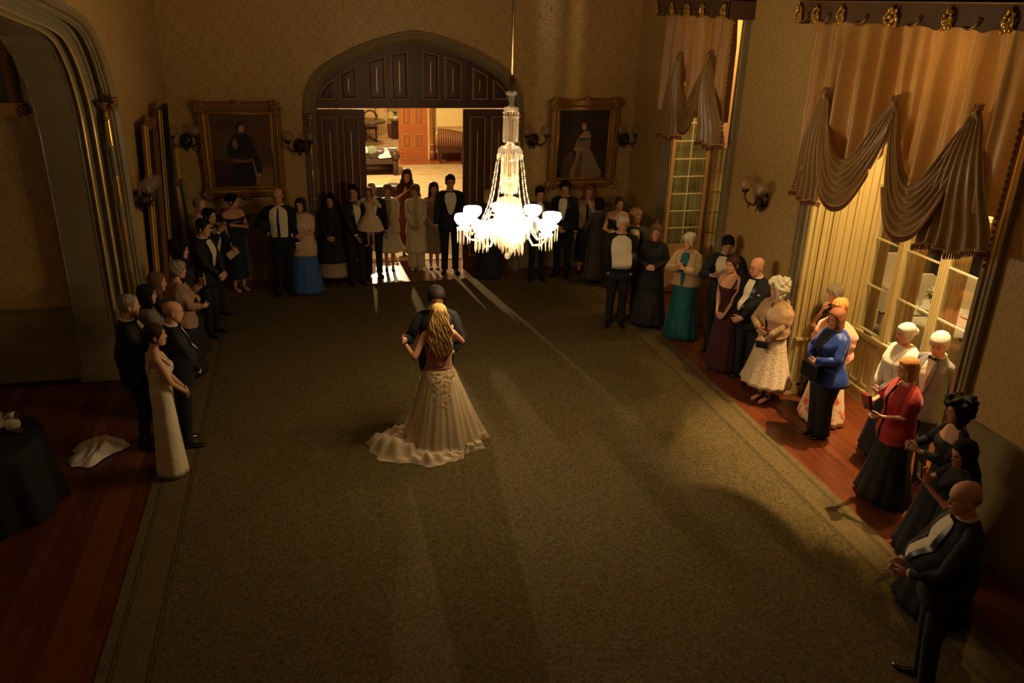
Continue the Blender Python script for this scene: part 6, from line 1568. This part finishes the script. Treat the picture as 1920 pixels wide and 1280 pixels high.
# --- right side group ----------------------------------------------------
P('big white-haired man in black tie with a broad pale shirt front',4.66,11.66,165,1.80,'m',1.30,'c','short_full','white','tux',None,('pocket','pocket'),(5,6),opt={'belly':.15,'shirt':.60,'shirtbot':1.02,'sbw':.50})
P('fair-haired man in a dark suit directly behind the big white-haired man',5.02,12.05,168,1.80,'m',1.15,'c','short_full','blonde','suit',{'jacket':charc},('down','down'),(20,8))
P('light-haired woman in black velvet with clasped hands and a beaded cuff',5.20,11.60,150,1.66,'f',1.12,'c','bob','light','dress',None,('clasphi','clasphi'),(10,8),opt={'sleeves':1,'top':1.42,'neck':'high','flare':.12,'hem':.05,'hairlen':.03,'cuffr':.046})
P('white-haired woman in a tan fur jacket and teal gown, clapping',5.53,11.06,135,1.66,'f',1.08,'c','pixie','white','dress',{'dress':teal,'jacket':tan,'blouse':teal},('clap','clap'),(-25,4),opt={'top':1.3,'jacket':{'z0':.92,'puff':.03,'open':.12,'flare':.03},'flare':.10,'hem':.02,'hairlen':.03,'fold':.06})
tm=P('man in black tie looking down at a phone with a wine glass in hand',5.80,10.42,140,1.80,'m',1,'b','short','dark','tux',None,(((-.25,.30,1.05),(-.9,-.3,-.4)),((.10,.30,1.24),(.8,-.3,-.8))),(20,24),opt={'shirt':.46})
P('woman in a one-shoulder burgundy gown with a gilt belt and clasped hands',5.60,9.82,118,1.68,'f',.98,'c','updo','brown','dress',{'dress':wine,'belt':m_gold},('clasplow','clasplow'),(-5,6),opt={'bare':2,'top':1.30,'straps':'one','belt':1,'flare':.09,'hem':.02,'fold':.05})
P('bald man with glasses in black tie and a white pocket square, right wall',5.74,9.42,112,1.76,'m',1.18,'c','bald','grey','tux',None,('clasp','behind'),(-10,6),opt={'glasses':1,'belly':.10,'pocketsq':1,'shirt':.30})
P('curly white-haired woman in a beige chiffon wrap and crinkled ivory dress',5.70,8.78,112,1.66,'f',1.15,'c','curly','white','dress',{'dress':cl('crinkled_ivory',.62,.49,.33,bump=(35,1.0)),'shawl':beige},('clasp','clasphi'),(-30,2),opt={'shawl':{'z0':1.02,'sl':.9,'ex':.022},'flare':.17,'hem':.27,'fold':.06,'nf':13,'barefeet':1,'legspread':.06})
P('grey-haired woman in black with a hand to her chin beside the panelled reveal',6.42,8.62,98,1.60,'f',1,'c','pixie','grey','dress',None,('fold','chin'),(-10,8),opt={'sleeves':.3,'top':1.40,'neck':'high','flare':.06})
P('ginger-haired woman in a coral fur wrap and flower-print gown',6.14,8.12,100,1.61,'f',1.12,'c','pixie','ginger','dress',{'dress':floral,'shawl':pinkfur},('clasphi','clasphi'),(8,8),opt={'shawl':{'z0':.98,'sl':.95,'ex':.085},'flare':.15,'hem':.03,'fold':.05})
lb=P('auburn-haired woman in a royal blue jacket and black trousers seen from the side',5.84,7.74,92,1.64,'f',1.14,'c','bob','auburn','toptrousers',{'bottom':m_blk,'jacket':royal,'blouse':m_blk},('clasphi','clasphi'),(6,6),opt={'jacket':{'z0':.80,'puff':.03,'flare':.10,'open':.05},'wide':1.6,'hairlen':.0,'legspread':.07})
P('white-haired woman in a white textured jacket over a satin blouse',6.27,7.10,88,1.68,'f',1.08,'c','updo','white','dress',{'dress':m_blk,'jacket':whitej,'blouse':cl('pearl_satin',.72,.66,.54,rough=.3)},('clasp','clasp'),(-4,6),opt={'jacket':{'z0':.86,'puff':.025,'open':.40,'rough':.012,'flare':.03},'flare':.13,'hem':.10,'top':1.3,'hairlen':.07})
P('white-haired man in a pale grey dinner jacket standing by the window trim',6.32,6.66,97,1.74,'m',1.0,'c','short_full','white','tux',{'jacket':greyj,'trousers':m_blk,'lapel':cl('grey_lapel',.20,.19,.17)},('behind','behind'),(25,16),opt={'belly':.0,'shirt':.26,'tie':'bow'})
rw=P('woman with glasses and copper hair in a red shawl holding a red purse up',5.78,6.40,75,1.60,'f',1.12,'c','bob','ginger','dress',{'dress':m_blk,'shawl':red},('hold',((.08,.34,1.16),(.9,-.3,-.6))),(0,6),opt={'glasses':1,'shawl':{'z0':.80,'sl':.5},'flare':.18,'hem':.05,'hairlen':.0})
P('woman with a big cloud of dark curls in a black dress, hand raised',5.54,5.42,72,1.64,'f',1.08,'b','curly','dark','dress',None,(((-.10,.36,1.24),(-.8,-.2,-.8)),((.10,.34,1.20),(.8,-.2,-.8))),(0,4),opt={'bare':1,'top':1.34,'sleeves':.9,'flare':.20,'hem':.05})
ph=P('woman with long black hair photographing with a phone, lower right',5.06,4.76,72,1.62,'f',1.1,'c','long','dark','dress',None,('phone','phone'),(10,10),2,opt={'sleeves':.3,'top':1.40,'neck':'high','flare':.22,'hem':.04,'hairlen':.34,'frontlocks':0})
P('large bald man in black tie with his back half turned, bottom right corner',4.33,3.98,60,1.80,'m',1.25,'c','bald','grey','tux',None,(((-.10,.27,1.02),(-.8,-.5,-.2)),((.04,.30,1.03),(.9,-.4,-.2))),(12,8),opt={'belly':.10,'shirt':.34})
# --- the couple -----------------------------------------------------------
groom=P('groom in a black suit dancing face to face with the bride',1.325,8.80,178,1.80,'m',1.05,'c','short_full','dark','tux',None,(((-.13,.34,1.12),(-.9,-.3,-.6)),((.38,.27,1.26),(.25,-.2,-1))),(0,13),4,opt={'shirt':.3})
bride=P('bride with long wavy golden hair in an ivory tulle gown with a train',1.30,8.42,0,1.70,'f',.98,'c','long','gold','none',None,(((-.37,.12,1.25),(-.6,-.5,-1)),((.13,.35,1.22),(.9,-.4,-.35))),(0,-4),0,opt={'bare':2,'skinlegs':False,'hairlen':.46,'frontlocks':0,'hands':('auto','auto')})
S=1.70/1.75
def brow(z,k): return None
TRb=[(.98,0,.155,.110),(1.02,0,.146,.106),(1.09,0,.136,.100),(1.17,.004,.142,.106),(1.25,.016,.154,.130),(1.31,.010,.158,.124)]
b=MB(); n=48; rows=[]
for z_,c,rx,ry in TRb:
    rows.append([(S*(rx+.008)*math.cos(a),S*(c+(ry+.008)*math.sin(a)),S*(z_-(.26*max(0,-math.sin(a))**3*(z_-1.02)/.29))) for a in np.linspace(0,2*PI,n+1)])
b.grid(rows); b.build('lace_bodice',nude,bride,True)
m_tulle=clothf('ivory_tulle',((.60,.47,.29),(.72,.58,.37)),.6,.12)
TH=np.radians([0,25,50,90,130,150,169,185,199,215,235,255,275,300,330,360]); RRr=[.46,.64,.50,.42,.44,.62,.80,.84,.80,.66,.58,.56,.50,.44,.42,.46]
rows=[]; nn=132
for i in range(25):
    t=i/24; z_=.995-(.995-.085)*t; row=[]
    for j in range(nn):
        a=2*PI*j/nn; rx=.150+.25*t**.9+.02*math.sin(min(1,t*6)*PI/2); ry=.108+.27*t**.95+.03*math.sin(min(1,t*6)*PI/2); asym=1+.25*t*max(0,math.cos(a-R_(15)))
        f=1+t*(.060*math.sin(11*a+1.6*t+.8*math.sin(3*a))+.038*math.sin(27*a+2*t)+.020*math.sin(53*a)); row.append((S*rx*f*asym*math.cos(a),S*ry*f*math.sin(a),S*z_))
    rows.append(row)
r2=np.random.default_rng(5)
for i in range(1,15):
    u=i/14; row=[]
    for j in range(nn):
        a=2*PI*j/nn; Rm=float(np.interp(a,TH,RRr)); last=rows[24][j]; r0=math.hypot(last[0],last[1]); Rm=max(Rm,r0+.03)*(1+.035*math.sin(9*a)+.02*math.sin(23*a+2))
        rr=r0+(Rm-r0)*u; big=max(0,(Rm-r0)/.40); z_=.085*(1-u)**1.2+ big*.20*abs(math.sin(PI*min(1,u*1.02)))**.7*(.55+.28*math.sin(7*a+5*u)+.22*math.sin(19*a-9*u+1)+.10*math.sin(37*a+14*u))+.006*math.sin(41*a+9*u)*(1-u)
        row.append((rr*math.cos(a),rr*math.sin(a),max(z_,.006)))
    rows.append(row)
b=MB(); b.grid(rows,True); b.build('tulle_skirt',m_tulle,bride,True)
# lace applique on the hips
b=MB(); rz=np.random.default_rng(11)
for k in range(620):
    a=rz.uniform(0,2*PI); tz=rz.random()**.8; zz=.99-.40*tz*(0.22+.78*abs(math.cos(1.5*(a+PI/2)))**3); t=(.995-zz)/(.995-.085); rx=.150+.25*t**.9+.02*math.sin(min(1,t*6)*PI/2)+.004; ry=.108+.27*t**.95+.03*math.sin(min(1,t*6)*PI/2)+.004
    c=np.array([S*rx*math.cos(a),S*ry*math.sin(a),S*zz]); tg=np.array([-math.sin(a),math.cos(a),0]); up=np.array([0,0,1.]); q=rz.uniform(0,6); s_=.018+.014*rz.random()
    b.tube([c+s_*u*(tg*math.cos(q+2.5*u)+up*math.sin(q+2.5*u)) for u in np.linspace(-1,1,6)],[.0012,.003,.0036,.0036,.003,.0012],5)
tag(b.build('lace_applique',cl('gold_ivory_lace',.80,.62,.36,rough=.5),bride,True),kind='stuff')
# extra waves of hair down the back
b=MB(); rz=np.random.default_rng(3)
for k in range(26):
    u=(k+.5)/26*2-1; x0=.075*u; L=.42+.10*math.cos(u*1.3)+.04*rz.random(); ph_=rz.uniform(0,6); pts=[]
    pts+=[(S*x0*.35,S*-.03,S*1.748),(S*x0*.75,S*-.075,S*1.722)]
    for q in np.linspace(0,1,12): pts.append((S*(x0*(1+.75*math.sin(min(1,q*1.6)*PI/2))+.014*math.sin(q*15+ph_)),S*(-.085-.045*math.sin(min(1,q*2)*PI/2)-.012*math.cos(q*15+ph_)+(.03*q)),S*(1.70-L*q-.03)))
    b.tube(pts,[.006,.010]+[.0135]+[.0145]*8+[.012,.009,.004],6)
b.build('hair_waves',HAIR['gold'],bride,True)
b=MB(); 
for k in range(5): b.ell((-.17,.135+.006*math.cos(k*1.25),1.335+.016*math.sin(k*1.25)),(.016,.012,.016),6,4)
b.build('boutonniere',m_rose,groom,True)
# --- the small girl carried by the man at the doors ------------------------
girl=person('small girl in a pale tulle dress carried on one arm of the dark-haired man',1.0,14.12,150,1.02,'f',.98,'b','long','light','dress',{'dress':cl('pale_tulle',.55,.43,.26,rough=.8)},(((-.20,.22,1.38),(-.8,.2,-.6)),((.16,.26,1.34),(.8,.1,-.5))),(10,4),0,opt={'bare':1,'top':1.38,'sleeves':.9,'flare':.24,'fpow':.6,'hem':.50,'fold':.05,'nf':15,'barefeet':1,'noshoes':1,'hairlen':.16},z=.80)
# --- things in hands --------------------------------------------------------
def held(name,label,cat,b,m,root,p,rot=(0,0,0),extra=None):
    M_=Matrix.Translation(root.location)@root.rotation_euler.to_matrix().to_4x4(); o=b.build(name,m,None,False); o.location=M_@Vector(p); o.rotation_euler=(rot[0],rot[1],rot[2]+root.rotation_euler.z); tag(o,label,cat); return o
def H_(r,S,x,y,z): return (x*S,y*S,z*S)
m_phone=mat('black_phone_glass',(.01,.01,.012),.15)
def phoneb():
    b=MB(); b.box(-.036,.036,-.005,.005,-.072,.072); b.box(-.012,.030,-.009,-.005,.030,.064) ; return b
people={o['label']:o for o in bpy.data.objects if o.get('category')=='person'}
def who(s): return [o for l,o in people.items() if s in l][0]
S=1.60/1.75; held('phone','phone in a cream patterned case held up by the pink-wrapped woman','phone',phoneb(),cl('cream_phone_case',.62,.52,.36,rough=.4),who('dusky pink'),(-.03*S,.365*S,1.43*S))
S=1.74/1.75; held('phone','phone held at chest height by the burgundy-dressed woman in the doorway','phone',phoneb(),m_phone,who('burgundy dress'),(0,.37*S,1.43*S),(-.2,0,0))
S=1.80/1.75; held('phone','dark phone in the hand of the man with the wine glass','phone',phoneb(),m_phone,tm,(.085*S,.365*S,1.33*S),(-.5,0,.3))
S=1.62/1.75; held('phone','phone in the raised hands of the long-haired woman at lower right','phone',phoneb(),m_phone,ph,(0,.39*S,1.43*S),(-.15,0,0))
wg=MB(); wg.lathe([(.034,0),(.006,.008),(.005,.085),(.03,.11),(.040,.15),(.034,.20),(.032,.20),(.037,.15),(.028,.112),(.0,.095)],n=14)
S=1.80/1.75; held('wine_glass','stemmed wine glass held low by the man with the phone','glass',wg,m_globe,tm,(-.27*S,.37*S,.98*S),(0,.35,0))
wg=MB(); wg.lathe([(.028,0),(.033,.10),(.030,.10),(.025,.012),(.0,.01)],n=14)
S=1.75/1.75; held('tumbler','small tumbler at the lips of the man drinking at left','glass',wg,m_globe,who('drinking'),(.03,.24,1.52),(-.9,0,0))
b=MB(); b.box(-.105,.105,-.003,.003,-.065,.065); b.add([(-.105,-.004,.065),(.105,-.004,.065),(0,-.004,-.005)],[(0,1,2)])
S=1.70/1.75; held('envelope','cream envelope held by the woman in the off-shoulder blue dress','envelope',b,cl('cream_paper',.68,.50,.26),who('envelope'),(.17*S,.20*S,.76*S),(0,.5,0))
def clutch(w_,h_): 
    b=MB(); b.prism([(-w_,-h_),(w_,-h_),(w_*.95,h_),(-w_*.95,h_)],1,-.02,.02); b.tube([(-w_*.95,0,h_),(w_*.95,0,h_)],.006,6); return b
S=1.63/1.75; held('clutch_bag','pale clutch bag held by the blonde woman in the cream jacket','bag',clutch(.11,.045),cl('pale_clutch',.5,.4,.25,rough=.4),who('flounced'),(0,.30*S,.90*S),(0,-.15,0))
S=1.66/1.75; held('clutch_bag','small dark clutch held low by the woman in the beige chiffon wrap','bag',clutch(.09,.04),mat('black_clutch',(.012,.01,.012),.25),who('beige chiffon'),(-.08*S,.31*S,.92*S),(0,.2,0))
S=1.64/1.75; held('clutch_bag','black bag with a metal bar clasp held by the woman in royal blue','bag',clutch(.13,.09),mat('black_clutch',(.012,.01,.012),.25),lb,(-.03,.31*S,.98*S),(0,0,0))
S=1.60/1.75; held('clutch_bag','dark red purse raised in the hands of the woman in the red shawl','bag',clutch(.09,.075),cl('red_leather',.22,.02,.02,rough=.35),rw,(.0,.40*S,1.22*S),(-.2,.2,0))
S=1.66/1.75;
